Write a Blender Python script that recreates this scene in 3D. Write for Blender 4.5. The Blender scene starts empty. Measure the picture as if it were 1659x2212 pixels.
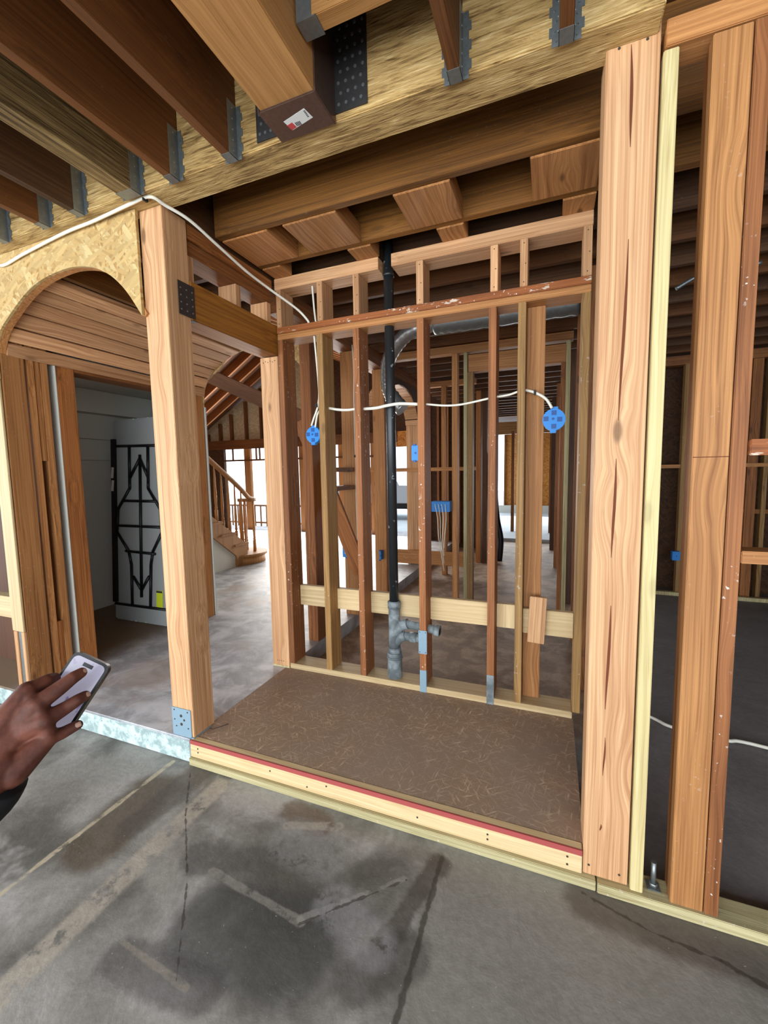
import bpy, bmesh, math, random
from mathutils import Vector, Matrix
random.seed(7)
S = bpy.context.scene
COL = S.collection

# ---------------------------------------------------------------- camera
H = 1.47
yaw, pitch, roll = -0.376387, -0.0937383, -0.0174706
fw = Vector((math.sin(yaw)*math.cos(pitch), math.cos(yaw)*math.cos(pitch), math.sin(pitch)))
r0 = Vector((math.cos(yaw), -math.sin(yaw), 0)); u0 = r0.cross(fw)
rt = r0*math.cos(roll) + u0*math.sin(roll); up = -r0*math.sin(roll) + u0*math.cos(roll)
cam_d = bpy.data.cameras.new('camera'); cam = bpy.data.objects.new('camera', cam_d); COL.objects.link(cam)
M = Matrix((rt, up, -fw)).transposed().to_4x4(); M.translation = (0, 0, H); cam.matrix_world = M
cam_d.sensor_width = 36; cam_d.sensor_fit = 'AUTO'; cam_d.lens = 911.73/2212*36
cam_d.clip_start = .02; cam_d.clip_end = 200
S.camera = cam
# ---------------------------------------------------------------- world and light
w = bpy.data.worlds.new('world'); S.world = w; w.use_nodes = True
bg = w.node_tree.nodes['Background']; bg.inputs[0].default_value = (.80, .90, 1, 1); bg.inputs[1].default_value = 1.6
def area(name, loc, rot, sx, sy, power, col=(1, 1, 1)):
    l = bpy.data.lights.new(name, 'AREA'); l.shape = 'RECTANGLE'; l.size = sx; l.size_y = sy; l.energy = power; l.color = col
    o = bpy.data.objects.new(name, l); o.location = loc; o.rotation_euler = rot; COL.objects.link(o); return o
# daylight through the large openings behind and beside the camera, and through the far glazed end
area('daylight_behind', (-1.6, -2.9, 1.35), (math.radians(90), 0, 0), 6.5, 2.3, 105, (.93, .97, 1))
area('daylight_side', (-5.6, -.6, 1.3), (math.radians(90), 0, math.radians(-90)), 3.5, 2.2, 22, (.92, .97, 1))
area('daylight_far_end', (-5.2, 8.35, 1.3), (math.radians(-90), 0, 0), 4.6, 2.2, 170, (1, .96, .9))
area('daylight_rear', (-.6, 13.5, 1.3), (math.radians(-90), 0, 0), 4.5, 2.2, 80, (.95, .98, 1))
vs = S.view_settings
vs.view_transform = 'Standard'; vs.look = 'None'; vs.gamma = 1; vs.use_curve_mapping = False; vs.exposure = 1.2

# ---------------------------------------------------------------- materials
def lin(c):
    return tuple(((v/255)/12.92 if v/255 <= .04045 else ((v/255+.055)/1.055)**2.4) for v in c) + (1,)
class G:
    def __init__(s, name, rough=.7, metal=0, spec=.3):
        s.m = bpy.data.materials.new(name); s.m.use_nodes = True; s.t = s.m.node_tree; s.b = s.t.nodes['Principled BSDF']
        s.b.inputs['Roughness'].default_value = rough; s.b.inputs['Metallic'].default_value = metal
        s.b.inputs['Specular IOR Level'].default_value = spec
        s.tc = s.t.nodes.new('ShaderNodeTexCoord')
    def n(s, typ): return s.t.nodes.new(typ)
    def put(s, sock, v):
        if isinstance(v, bpy.types.NodeSocket): s.t.links.new(v, sock)
        elif v is not None: sock.default_value = v
    def math(s, op, a, b=None, c=None, clamp=False):
        n = s.n('ShaderNodeMath'); n.operation = op; n.use_clamp = clamp
        for i, v in enumerate((a, b, c)): s.put(n.inputs[i], v)
        return n.outputs[0]
    def vm(s, op, a, b=None):
        n = s.n('ShaderNodeVectorMath'); n.operation = op; s.put(n.inputs[0], a); s.put(n.inputs[1], b)
        return n.outputs['Value'] if op in ('LENGTH', 'DOT_PRODUCT', 'DISTANCE') else n.outputs[0]
    def noise(s, v, scale=1, detail=3, rough=.55, dist=0):
        n = s.n('ShaderNodeTexNoise'); s.put(n.inputs['Vector'], v); n.inputs['Scale'].default_value = scale
        n.inputs['Detail'].default_value = detail; n.inputs['Roughness'].default_value = rough; n.inputs['Distortion'].default_value = dist
        return n.outputs[0]
    def ss(s, x, a, b, lo=0, hi=1):
        n = s.n('ShaderNodeMapRange'); n.interpolation_type = 'SMOOTHSTEP'; s.put(n.inputs[0], x)
        n.inputs[1].default_value = a; n.inputs[2].default_value = b; n.inputs[3].default_value = lo; n.inputs[4].default_value = hi
        return n.outputs[0]
    def mix(s, f, a, b, mode='MIX'):
        n = s.n('ShaderNodeMix'); n.data_type = 'RGBA'; n.blend_type = mode; s.put(n.inputs[0], f); s.put(n.inputs[6], a); s.put(n.inputs[7], b)
        return n.outputs[2]
    def sep(s, v):
        n = s.n('ShaderNodeSeparateXYZ'); s.put(n.inputs[0], v); return n.outputs
    def comb(s, x, y, z):
        n = s.n('ShaderNodeCombineXYZ'); s.put(n.inputs[0], x); s.put(n.inputs[1], y); s.put(n.inputs[2], z); return n.outputs[0]
    def seg(s, P, a, b):       # distance of P to the segment a-b in the floor plane
        a = Vector((a[0], a[1], 0)); b = Vector((b[0], b[1], 0)); ab = b-a
        d = s.vm('SUBTRACT', P, tuple(a)); h = s.math('DIVIDE', s.vm('DOT_PRODUCT', d, tuple(ab)), ab.length_squared, clamp=True)
        n = s.n('ShaderNodeVectorMath'); n.operation = 'SCALE'; n.inputs[0].default_value = ab; s.put(n.inputs['Scale'], h)
        return s.vm('LENGTH', s.vm('SUBTRACT', d, n.outputs[0]))
    def col(s, c): s.put(s.b.inputs['Base Color'], c)
    def bump(s, h, strength=.3, dist=.01):
        n = s.n('ShaderNodeBump'); n.inputs['Strength'].default_value = strength; n.inputs['Distance'].default_value = dist
        s.put(n.inputs['Height'], h); s.t.links.new(n.outputs[0], s.b.inputs['Normal'])

def plain(name, c, rough=.6, metal=0, emit=0):
    g = G(name, rough, metal); g.col(lin(c)); return g.m

def desat(c, k, m):
    y = .3*c[0]+.59*c[1]+.11*c[2]; return tuple((v+(y-v)*k)*m for v in c)
def wood(name, dark, light, contrast=1, knots=1, specks=0, dirt=.3, rough=.62, freq=1, streak=.5):
    g = G(name, rough, 0, .35); pass
    oi = g.n('ShaderNodeObjectInfo'); R = oi.outputs['Random']
    off = g.comb(g.math('MULTIPLY', R, 17.3), g.math('MULTIPLY', R, 9.1), g.math('MULTIPLY', R, 31.7))
    v = g.vm('ADD', g.tc.outputs['Object'], off)
    warp = g.noise(g.vm('MULTIPLY', v, (6, 6, .9)), 1, 2)
    warp = g.math('MULTIPLY', g.math('SUBTRACT', warp, .5), .045)
    vo = g.n('ShaderNodeTexVoronoi'); g.put(vo.inputs['Vector'], g.vm('MULTIPLY', v, (6.5, 6.5, 2.4))); vo.inputs['Scale'].default_value = 1
    kd = vo.outputs['Distance']
    kn = g.ss(kd, .05, .12, 1, 0); kh = g.ss(kd, .05, .45, 1, 0)
    vv = g.vm('ADD', v, g.comb(g.math('ADD', warp, g.math('MULTIPLY', kh, .03*knots)), warp, 0))
    fine = g.noise(g.vm('MULTIPLY', vv, (210*freq, 210*freq, 1.2)), 1, 2, .5)
    broad = g.noise(g.vm('MULTIPLY', vv, (70*freq, 70*freq, .5)), 1, 3, .6)
    tone = g.noise(g.vm('MULTIPLY', v, (3, 3, 1.1)), 1, 2)
    f = g.math('ADD', g.math('MULTIPLY', g.math('SUBTRACT', fine, .5), 1.5*contrast), g.math('MULTIPLY', g.math('SUBTRACT', broad, .5), 2.2*contrast*streak*2))
    f = g.math('ADD', f, g.math('MULTIPLY', g.math('SUBTRACT', tone, .5), 1.6*dirt))
    f = g.math('ADD', f, .5, clamp=True)
    c = g.mix(f, lin(dark), lin(light))
    kc = tuple(x*.42 for x in lin(dark)[:3])+(1,)
    c = g.mix(g.math('MULTIPLY', kn, .8*knots, clamp=True), c, kc)
    if specks:
        sp = g.noise(v, 55, 2, .6); area_ = g.noise(g.vm('MULTIPLY', v, (5, 5, 2)), 1, 2)
        sp = g.math('MULTIPLY', g.ss(sp, .66, .70), g.ss(area_, .48, .62)); c = g.mix(g.math('MULTIPLY', sp, specks, clamp=True), c, (.7, .66, .6, 1))
        ar = g.noise(g.vm('MULTIPLY', v, (22, 22, 7)), 1, 4, .7)
        c = g.mix(g.math('MULTIPLY', g.ss(ar, .66 if specks < 1 else .57, .74 if specks < 1 else .61), .55*specks, clamp=True), c, lin((200, 185, 165)))
    var = g.math('MULTIPLY_ADD', R, .34, .83)
    vc = g.comb(var, var, var); c = g.mix(1, c, vc, 'MULTIPLY')
    g.col(c); g.bump(g.math('ADD', fine, g.math('MULTIPLY', broad, .5)), .35, .002)
    return g.m

def strand(name, dark, mid, light, sx, sz, bumpd=.004):          # layered strand lumber: long ragged flakes
    g = G(name, .75, 0, .2)
    v = g.tc.outputs['Object']
    a = g.noise(g.vm('MULTIPLY', v, (sx, sx, sz)), 1, 5, .65, .9)
    b = g.noise(g.vm('MULTIPLY', v, (sx*3, sx*3, sz*1.7)), 1, 4, .6, .4)
    t = g.noise(v, 1.3, 2)
    f = g.math('ADD', g.math('MULTIPLY', a, .62), g.math('MULTIPLY', b, .38))
    f = g.math('ADD', f, g.math('MULTIPLY', g.math('SUBTRACT', t, .5), .25))
    c = g.mix(g.ss(f, .36, .52), lin(dark), lin(mid)); c = g.mix(g.ss(f, .5, .7), c, lin(light))
    g.col(c); g.bump(f, 1, bumpd*3); return g.m

def osb(name, cols, scale=1, rough=.7):
    g = G(name, rough, 0, .25); v = g.tc.outputs['Object']; out = None
    for k, (ang, c) in enumerate(zip((0.15, .75, 1.5, 2.2, 2.8, .45), cols+cols[:2])):
        rot = g.n('ShaderNodeVectorRotate'); rot.rotation_type = 'Y_AXIS'; g.put(rot.inputs['Vector'], g.vm('ADD', v, g.comb(0, 0, g.math('MULTIPLY', g.noise(v, 9, 2), .03)))); rot.inputs['Angle'].default_value = ang
        vo = g.n('ShaderNodeTexVoronoi'); vo.inputs['Scale'].default_value = 1
        g.put(vo.inputs['Vector'], g.vm('MULTIPLY', g.vm('ADD', rot.outputs[0], (k*3.7, k*1.9, k)), (13*scale, 4, 62*scale)))
        wn = g.n('ShaderNodeSeparateColor'); g.put(wn.inputs[0], vo.outputs['Color'])
        tint = g.mix(wn.outputs[0], tuple(x*.74 for x in lin(c)[:3])+(1,), lin(c))
        if out is None: out = tint; hh = wn.outputs[1]
        else: out = g.mix(g.ss(wn.outputs[1], .62, .66), out, tint)
    d = g.noise(v, 3*scale, 3); out = g.mix(g.math('MULTIPLY', d, .35), out, tuple(x*.6 for x in lin(cols[0])[:3])+(1,))
    g.col(out); g.bump(hh, .25, .002); return g.m

fir = wood('fresh_fir', (164, 116, 76), (216, 168, 122), 1.0, .7, 0, .35)
firpost = wood('sunlit_fir', (170, 122, 82), (212, 168, 124), 1.0, 1, 0, .3)  # own tone of the new fir posts, with fuller knots
pale = wood('pale_treated_pine', (166, 146, 96), (208, 192, 142), .8, .35, 0, .4)
green = wood('greenish_treated_pine', (146, 132, 90), (198, 186, 142), .9, .3, .4, .7)
spruce = wood('pale_spruce', (176, 146, 100), (218, 194, 150), .6, .35, 0, .4)
tan = wood('tan_fir', (138, 88, 46), (190, 134, 80), 1, 1, .15, .5)
rust = wood('old_redwood_stud', (108, 62, 30), (160, 102, 58), .9, .8, .8, .7)
plaster = wood('plaster_smeared_plate', (108, 58, 24), (158, 92, 46), .9, .6, 1.6, .7)
rustclean = wood('old_red_fir', (104, 60, 26), (164, 104, 54), .9, .8, .15, .7)
orange = wood('orange_fir', (142, 90, 46), (190, 134, 80), .9, .6, .1, .4)
yellow = wood('amber_joist', (84, 52, 18), (138, 90, 36), .8, .4, .05, .7)
header = wood('amber_header', (122, 72, 20), (176, 116, 44), .8, .4, .05, .5)
darkj = wood('dark_joist', (58, 36, 18), (98, 64, 36), .8, .5, .05, .8)
redj = wood('red_brown_joist', (74, 42, 16), (116, 70, 30), .8, .5, .05, .8)
grey = wood('weathered_stud', (116, 84, 44), (168, 128, 76), .9, .6, .3, .7)
glul = wood('glulam_fir', (150, 102, 52), (198, 146, 88), .6, .9, 0, .3)
psl = strand('strand_lumber', (112, 84, 46), (184, 150, 94), (226, 198, 142), 52, 6)
lvl = strand('rough_strand_joist', (70, 52, 28), (130, 104, 64), (190, 162, 108), 70, 3)
osbm = osb('oriented_strand_board', [(190, 156, 100), (200, 168, 112), (172, 132, 78), (210, 184, 130)], 1)
osbfar = osb('warm_strand_board', [(190, 120, 50), (214, 146, 70), (170, 100, 40), (222, 160, 86)])
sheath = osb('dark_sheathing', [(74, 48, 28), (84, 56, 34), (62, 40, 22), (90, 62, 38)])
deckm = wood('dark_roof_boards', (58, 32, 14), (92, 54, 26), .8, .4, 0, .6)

def galv(name, c, rough=.42):
    g = G(name, rough, .75, .5); v = g.tc.outputs['Object']
    n = g.noise(v, 60, 2); g.col(g.mix(n, tuple(x*.6 for x in lin(c)[:3])+(1,), lin(c))); g.bump(n, .08, .001); return g.m
steel = galv('galvanised_steel', (150, 156, 156)); darksteel = galv('dark_steel_plate', (86, 84, 84), .5)
blueplate = plain('grey_blue_plate', (134, 158, 172), .5, .2); seatm = galv('painted_steel_seat', (124, 100, 88), .35)
ductm = galv('duct_foil', (176, 178, 178), .3)
abs_ = G('black_abs', .38, 0, .5); nz = abs_.noise(abs_.tc.outputs['Object'], 30, 3); abs_.col(abs_.mix(abs_.ss(nz, .66, .72), lin((30, 34, 36)), lin((120, 130, 134)))); abs_ = abs_.m
gp = G('dusty_grey_fitting', .55, 0, .4); nz = gp.noise(gp.tc.outputs['Object'], 14, 3); gp.col(gp.mix(gp.ss(nz, .4, .7), lin((92, 100, 102)), lin((144, 154, 156)))); greyp = gp.m
cablem = plain('white_cable', (226, 222, 206), .45); bluem = plain('blue_plastic', (38, 128, 206), .4); bluedark = plain('dark_blue_plastic', (16, 74, 140), .4)
white = plain('drywall', (206, 206, 196), .85); blackm = plain('black_tube', (20, 20, 22), .4); redm = plain('red_marking_paint', (156, 72, 68), .8)
crackm = plain('dark_check', (104, 56, 34), .9); nailm = plain('nail_head', (70, 62, 54), .6, .4); tiem = plain('black_tie', (30, 30, 34), .5)
yl = plain('yellow_label', (214, 226, 50), .5); whl = plain('white_label', (216, 216, 212), .5); rdl = plain('red_print', (190, 70, 70), .6); dkl = plain('dark_print', (64, 62, 64), .6)
darkfill = plain('shadow_gap_board', (60, 34, 22), .9)
tb = G('dimpled_plastic', .5, 0, .4)
vo = tb.n('ShaderNodeTexVoronoi'); vo.inputs['Scale'].default_value = 16; tb.put(vo.inputs['Vector'], tb.tc.outputs['Object']); vo.inputs['Randomness'].default_value = .25
tb.col(tb.mix(tb.ss(vo.outputs['Distance'], .2, .3), lin((222, 226, 222)), lin((164, 168, 166)))); tb.bump(tb.ss(vo.outputs['Distance'], .15, .4), .6, .008); tabm = tb.m

# concrete: ground slab with the scars of removed walls
cf = G('stained_concrete', .62, 0, .35); P = cf.tc.outputs['Object']
X, Y, Z = cf.sep(P)
n1 = cf.noise(P, 1.3, 5, .6, .3); n2 = cf.noise(P, 5, 5, .65, .5); n3 = cf.noise(P, 38, 3, .6); n4 = cf.noise(cf.vm('ADD', P, (9, 4, 0)), 2.6, 4, .6, .4)
wob = cf.math('MULTIPLY', cf.math('SUBTRACT', n2, .5), .10)
c = cf.mix(cf.ss(cf.math('ADD', cf.math('MULTIPLY', n1, .6), cf.math('MULTIPLY', n4, .4)), .38, .6), lin((92, 90, 84)), lin((158, 156, 150)))
c = cf.mix(cf.ss(n4, .52, .66), c, lin((164, 162, 158)))
br = cf.math('MULTIPLY', cf.ss(Y, 2.3, 2.5), cf.ss(X, .5, .2)); c = cf.mix(br, c, cf.mix(cf.ss(n2, .4, .62), lin((140, 118, 98)), lin((180, 156, 132))))
c = cf.mix(cf.math('MULTIPLY', cf.ss(X, .2, .5), cf.ss(Y, 1.55, 1.62)), c, cf.mix(n2, lin((98, 92, 88)), lin((140, 138, 138))))
# smoother newer concrete right of the joint at x=-.36
rmask = cf.math('MULTIPLY', cf.ss(cf.math('ADD', X, cf.math('MULTIPLY', wob, .4)), -.37, -.34), cf.ss(Y, 1.6, 1.5))
c = cf.mix(rmask, c, cf.mix(n2, lin((122, 120, 112)), lin((146, 144, 138))))
# dark damp stains
for (a, b, wd, cc, st) in (((-1.68, 1.02), (-1.72, 1.30), .13, (84, 72, 54), .8), ((-1.62, 1.15), (-1.6, 1.5), .08, (86, 80, 74), .7), ((-1.0, .95), (-.72, 1.0), .16, (66, 68, 66), .75),
                           ((-1.2, .78), (-.9, .8), .07, (70, 68, 66), .6), ((-.46, 1.08), (-.37, 1.42), .04, (78, 72, 66), .8), ((-1.02, 1.45), (-.88, 1.42), .06, (108, 94, 82), .8),
                           ((-.5, .98), (-.38, 1.1), .07, (72, 72, 68), .6), ((-1.25, 1.12), (-1.0, 1.2), .07, (84, 82, 80), .6), ((.15, 1.47), (2, 1.36), .09, (84, 74, 66), .7)):
    d = cf.math('ADD', cf.seg(P, a, b), wob); c = cf.mix(cf.math('MULTIPLY', cf.ss(d, wd*.65, wd*1.25, 1, 0), st), c, lin(cc))
brk = cf.ss(cf.noise(P, 14, 4, .7), .34, .5)
for (a, b, wd, cc, st) in (((-1.80, -1), (-1.79, 1.5), .012, (190, 178, 152), .85), ((-1.44, -1), (-1.44, 1.45), .045, (172, 164, 150), .8), ((-1.40, 1.2), (-1.3, 1.0), .05, (150, 146, 138), .5),
                           ((-1.15, 1.10), (-.74, 1.06), .012, (144, 140, 132), .6), ((-.74, 1.07), (-.46, 1.33), .012, (150, 146, 140), .6), ((-1.24, .81), (-.95, .79), .01, (150, 142, 128), .5),
                           ((-.66, 1.15), (-.49, 1.08), .07, (140, 140, 140), .6), ((-.79, 1.30), (-.95, 1.32), .10, (142, 142, 140), .5), ((-1.0, 1.37), (-.8, 1.44), .02, (168, 162, 150), .6), ((-2.3, 1.25), (-2.0, 1.35), .08, (146, 146, 140), .6)):
    d = cf.math('ADD', cf.seg(P, a, b), cf.math('MULTIPLY', wob, .35)); m_ = cf.math('MULTIPLY', cf.ss(d, wd*.7, wd*1.3, 1, 0), brk); c = cf.mix(cf.math('MULTIPLY', m_, st), c, lin(cc))
for (a, b, wd) in (((-1.67, 1.5), (-1.45, 1.26), .002), ((-1.45, 1.26), (-1.21, 1.04), .002), ((-1.21, 1.04), (-.99, .79), .002), ((-.36, -1), (-.36, 1.45), .007), ((.13, 1.49), (.32, 1.43), .004), ((.32, 1.43), (.5, 1.41), .004), ((.5, 1.41), (.62, 1.37), .005), ((-.74, 1.055), (-.46, 1.32), .003)):
    d = cf.math('ADD', cf.seg(P, a, b), cf.math('MULTIPLY', cf.math('SUBTRACT', cf.noise(P, 22, 3), .5), .03)); c = cf.mix(cf.math('MULTIPLY', cf.ss(d, wd*.7, wd*1.8, 1, 0), .7), c, lin((52, 48, 42)))
sp = cf.ss(cf.noise(P, 90, 2), .72, .75); c = cf.mix(cf.math('MULTIPLY', sp, .5), c, (.6, .58, .54, 1))
c = cf.mix(.5, c, cf.mix(cf.ss(n3, .3, .7), (.42, .42, .42, 1), (.58, .58, .58, 1)), 'OVERLAY')
cf.col(c); cf.bump(cf.math('ADD', n2, cf.math('MULTIPLY', n3, .3)), .35, .01); floorm = cf.m

cs = G('hall_slab_concrete', .5, 0, .4); P = cs.tc.outputs['Object']; n1 = cs.noise(P, 1.8, 5, .6, .4); n2 = cs.noise(P, 4.5, 6, .68, .5); n3 = cs.noise(P, 40, 3)
c = cs.mix(cs.ss(n2, .36, .64), lin((148, 150, 154)), lin((200, 202, 206))); c = cs.mix(cs.math('MULTIPLY', cs.ss(n1, .5, .7), .7), c, lin((164, 148, 136)))
sx_, sy_, sz_ = cs.sep(P); c = cs.mix(cs.math('MULTIPLY', cs.ss(sx_, -2.9, -3.3), cs.ss(sy_, 3.2, 2.9)), c, lin((124, 104, 82)))
d = cs.math('ADD', cs.seg(P, (-1.98, 1.6), (-1.95, 2.63)), cs.math('MULTIPLY', cs.math('SUBTRACT', n2, .5), .05)); c = cs.mix(cs.math('MULTIPLY', cs.ss(d, .002, .006, 1, 0), .7), c, lin((90, 84, 80)))
d = cs.math('ADD', cs.seg(P, (-1.9, 1.95), (-3.1, 1.9)), cs.math('MULTIPLY', cs.math('SUBTRACT', n2, .5), .05)); c = cs.mix(cs.math('MULTIPLY', cs.ss(d, .002, .006, 1, 0), .5), c, lin((100, 96, 92)))
cs.col(c); cs.bump(cs.math('ADD', n2, cs.math('MULTIPLY', n3, .3)), .3, .006); slabm = cs.m
ce = G('pale_step_face', .7, 0, .3); P = ce.tc.outputs['Object']; n1 = ce.noise(P, 16, 5, .7, .3); n2 = ce.noise(P, 60, 3)
c = ce.mix(ce.ss(n1, .4, .62), lin((138, 156, 154)), lin((190, 206, 202))); c = ce.mix(ce.ss(n2, .68, .74), c, lin((110, 120, 112))); ce.col(c); ce.bump(n1, .5, .006); stepm = ce.m
co = G('outdoor_concrete', .8); n1 = co.noise(co.tc.outputs['Object'], 2, 4); co.col(co.mix(n1, lin((160, 168, 172)), lin((204, 210, 214)))); outm = co.m
# dirty plywood / strand floor of the recess
pf = G('worn_strand_floor', .8, 0, .15); v = pf.tc.outputs['Object']; out = None
for k, ang in enumerate((.15, .9, 1.7, 2.5)):
    rot = pf.n('ShaderNodeVectorRotate'); rot.rotation_type = 'Z_AXIS'; pf.put(rot.inputs['Vector'], v); rot.inputs['Angle'].default_value = ang
    nn = pf.noise(pf.vm('MULTIPLY', rot.outputs[0], (9, 85, 1)), 1, 3, .7); out = nn if out is None else pf.math('MAXIMUM', out, nn)
t = pf.noise(v, 2.2, 4, .6, .4); c = pf.mix(pf.ss(out, .55, .78), lin((150, 126, 104)), lin((216, 190, 160)))
c = pf.mix(pf.math('MULTIPLY', pf.ss(t, .4, .7), .6), c, lin((146, 130, 116)))
for (a, b, wd) in (((.373, -.21), (.413, -.48), .004), ((.47, -.33), (.46, -.52), .005), ((.36, -.40), (.46, -.36), .003), ((.77, -.37), (.81, -.37), .02)):
    d = pf.math('ADD', pf.seg(v, a, b), pf.math('MULTIPLY', pf.math('SUBTRACT', t, .5), .02)); c = pf.mix(pf.math('MULTIPLY', pf.ss(d, wd*.6, wd*1.6, 1, 0), .75), c, lin((48, 36, 30)))
pf.col(c); pf.bump(out, .4, .003); plym = pf.m

# ---------------------------------------------------------------- geometry helpers
def tag(o, label=None, cat=None, group=None, kind=None):
    if label: o['label'] = label
    if cat: o['category'] = cat
    if group: o['group'] = group
    if kind: o['kind'] = kind
    return o
def link(name, me, mats, mw=None, parent=None):
    for m in (mats if isinstance(mats, (list, tuple)) else [mats]): me.materials.append(m)
    o = bpy.data.objects.new(name, me); COL.objects.link(o)
    if mw is not None: o.matrix_basis = mw
    if parent is not None:
        pw = parent.matrix_basis.copy(); q = parent.parent
        while q is not None: pw = q.matrix_basis @ (parent.matrix_parent_inverse @ pw); q = None
        o.parent = parent; o.matrix_parent_inverse = WM[parent.name].inverted()
    WM[o.name] = o.matrix_basis.copy()
    return o
WM = {}
def done(bm, name, mats, parent=None, smooth=False, origin=None):
    """bm holds world coordinates; origin goes to the base centre."""
    if origin is None:
        xs = [v.co for v in bm.verts]; lo = Vector([min(c[i] for c in xs) for i in range(3)]); hi = Vector([max(c[i] for c in xs) for i in range(3)])
        origin = Vector(((lo.x+hi.x)/2, (lo.y+hi.y)/2, lo.z))
    bmesh.ops.translate(bm, verts=bm.verts, vec=-Vector(origin)); bmesh.ops.recalc_face_normals(bm, faces=bm.faces)
    if smooth:
        for f in bm.faces: f.smooth = True
    me = bpy.data.meshes.new(name); bm.to_mesh(me); bm.free()
    return link(name, me, mats, Matrix.Translation(origin), parent)
def addbox(bm, x0, x1, y0, y1, z0, z1, bev=0, mi=0):
    r = bmesh.ops.create_cube(bm, size=1); vs_ = r['verts']
    bmesh.ops.scale(bm, verts=vs_, vec=(x1-x0, y1-y0, z1-z0)); bmesh.ops.translate(bm, verts=vs_, vec=((x0+x1)/2, (y0+y1)/2, (z0+z1)/2))
    fs = {f for v in vs_ for f in v.link_faces}
    for f in fs: f.material_index = mi
    if bev: bmesh.ops.bevel(bm, geom=list({e for v in vs_ for e in v.link_edges}), offset=bev, segments=2, affect='EDGES', clamp_overlap=True)
def lumber(name, p0, p1, width, thick, wdir, mat, label=None, cat=None, group=None, parent=None, bev=.0022, kind=None):
    """a board from p0 to p1 (centre line); local Z runs along the grain, width lies along wdir."""
    p0, p1 = Vector(p0), Vector(p1); z = (p1-p0); L = z.length; z.normalize(); x = Vector(wdir); x = (x - z*x.dot(z)).normalized(); y = z.cross(x)
    bm = bmesh.new(); addbox(bm, -width/2, width/2, -thick/2, thick/2, 0, L, bev)
    me = bpy.data.meshes.new(name); bm.to_mesh(me); bm.free()
    mw = Matrix((x, y, z)).transposed().to_4x4(); mw.translation = p0
    return tag(link(name, me, mat, mw, parent), label, cat, group, kind)
def B(name, x0, x1, y0, y1, z0, z1, mat, label=None, cat=None, group=None, parent=None, bev=.0022, kind=None, ax=None):
    d = [x1-x0, y1-y0, z1-z0]; a = ax if ax is not None else d.index(max(d)); c = [(x0+x1)/2, (y0+y1)/2, (z0+z1)/2]; e = [x0, y0, z0]; f = [x1, y1, z1]
    p0 = list(c); p1 = list(c); p0[a] = e[a]; p1[a] = f[a]
    wd = {2: (1, 0, 0), 1: (1, 0, 0), 0: (0, 1, 0)}[a]; W, T = {2: (d[0], d[1]), 1: (d[0], d[2]), 0: (d[1], d[2])}[a]
    return lumber(name, p0, p1, W, T, wd, mat, label, cat, group, parent, bev, kind)
def bx(name, x0, x1, y0, y1, z0, z1, mat, parent=None, bev=0, **k):
    bm = bmesh.new(); addbox(bm, x0, x1, y0, y1, z0, z1, bev); return tag(done(bm, name, mat, parent), **k)
def tube_bm(bm, pts, r, seg=10, cap=True, rr=None):
    pts = [Vector(p) for p in pts]; n = len(pts); rings = []; prev = None
    for i, p in enumerate(pts):
        t = (pts[min(i+1, n-1)] - pts[max(i-1, 0)]).normalized()
        if prev is None: a = t.orthogonal().normalized()
        else: a = (prev - t*prev.dot(t)); a = a.normalized() if a.length > 1e-6 else t.orthogonal().normalized()
        prev = a; b = t.cross(a); q = rr[i] if rr else r
        rings.append([bm.verts.new(p + (a*math.cos(2*math.pi*k/seg) + b*math.sin(2*math.pi*k/seg))*q) for k in range(seg)])
    for i in range(n-1):
        for k in range(seg):
            bm.faces.new((rings[i][k], rings[i][(k+1) % seg], rings[i+1][(k+1) % seg], rings[i+1][k])).smooth = True
    if cap: bm.faces.new(rings[0][::-1]); bm.faces.new(rings[-1])
def smoothpts(pts, k=6):
    pts = [Vector(p) for p in pts]; out = []
    for i in range(len(pts)-1):
        a, b, c, d = pts[max(i-1, 0)], pts[i], pts[i+1], pts[min(i+2, len(pts)-1)]
        for j in range(k):
            t = j/k; out.append(.5*((2*b) + (c-a)*t + (2*a-5*b+4*c-d)*t*t + (3*b-a-3*c+d)*t**3))
    return out + [pts[-1]]
def tube(name, pts, r, mat, parent=None, seg=10, curve=False, rr=None, **k):
    bm = bmesh.new(); tube_bm(bm, smoothpts(pts) if curve else pts, r, seg, True, rr); o = done(bm, name, mat, parent); return tag(o, **k)
def empty(name, loc, label, cat, group=None):
    o = bpy.data.objects.new(name, None); COL.objects.link(o); o.location = loc; o.empty_display_size = .1
    WM[o.name] = Matrix.Translation(loc); return tag(o, label, cat, group)
def extrude_poly(name, pts, axis, a0, a1, mat, parent=None, **k):
    """pts are 2-D outlines: axis 1 -> (x,z) extruded in y; axis 0 -> (y,z) extruded in x."""
    bm = bmesh.new()
    mk = (lambda p, a: (p[0], a, p[1])) if axis == 1 else (lambda p, a: (a, p[0], p[1]))
    A = [bm.verts.new(mk(p, a0)) for p in pts]; Bv = [bm.verts.new(mk(p, a1)) for p in pts]
    f1 = bm.faces.new(A); f2 = bm.faces.new(Bv[::-1]); n = len(pts)
    for i in range(n): bm.faces.new((A[i], Bv[i], Bv[(i+1) % n], A[(i+1) % n]))
    bmesh.ops.triangulate(bm, faces=[f1, f2]); return tag(done(bm, name, mat, parent), **k)
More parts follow.
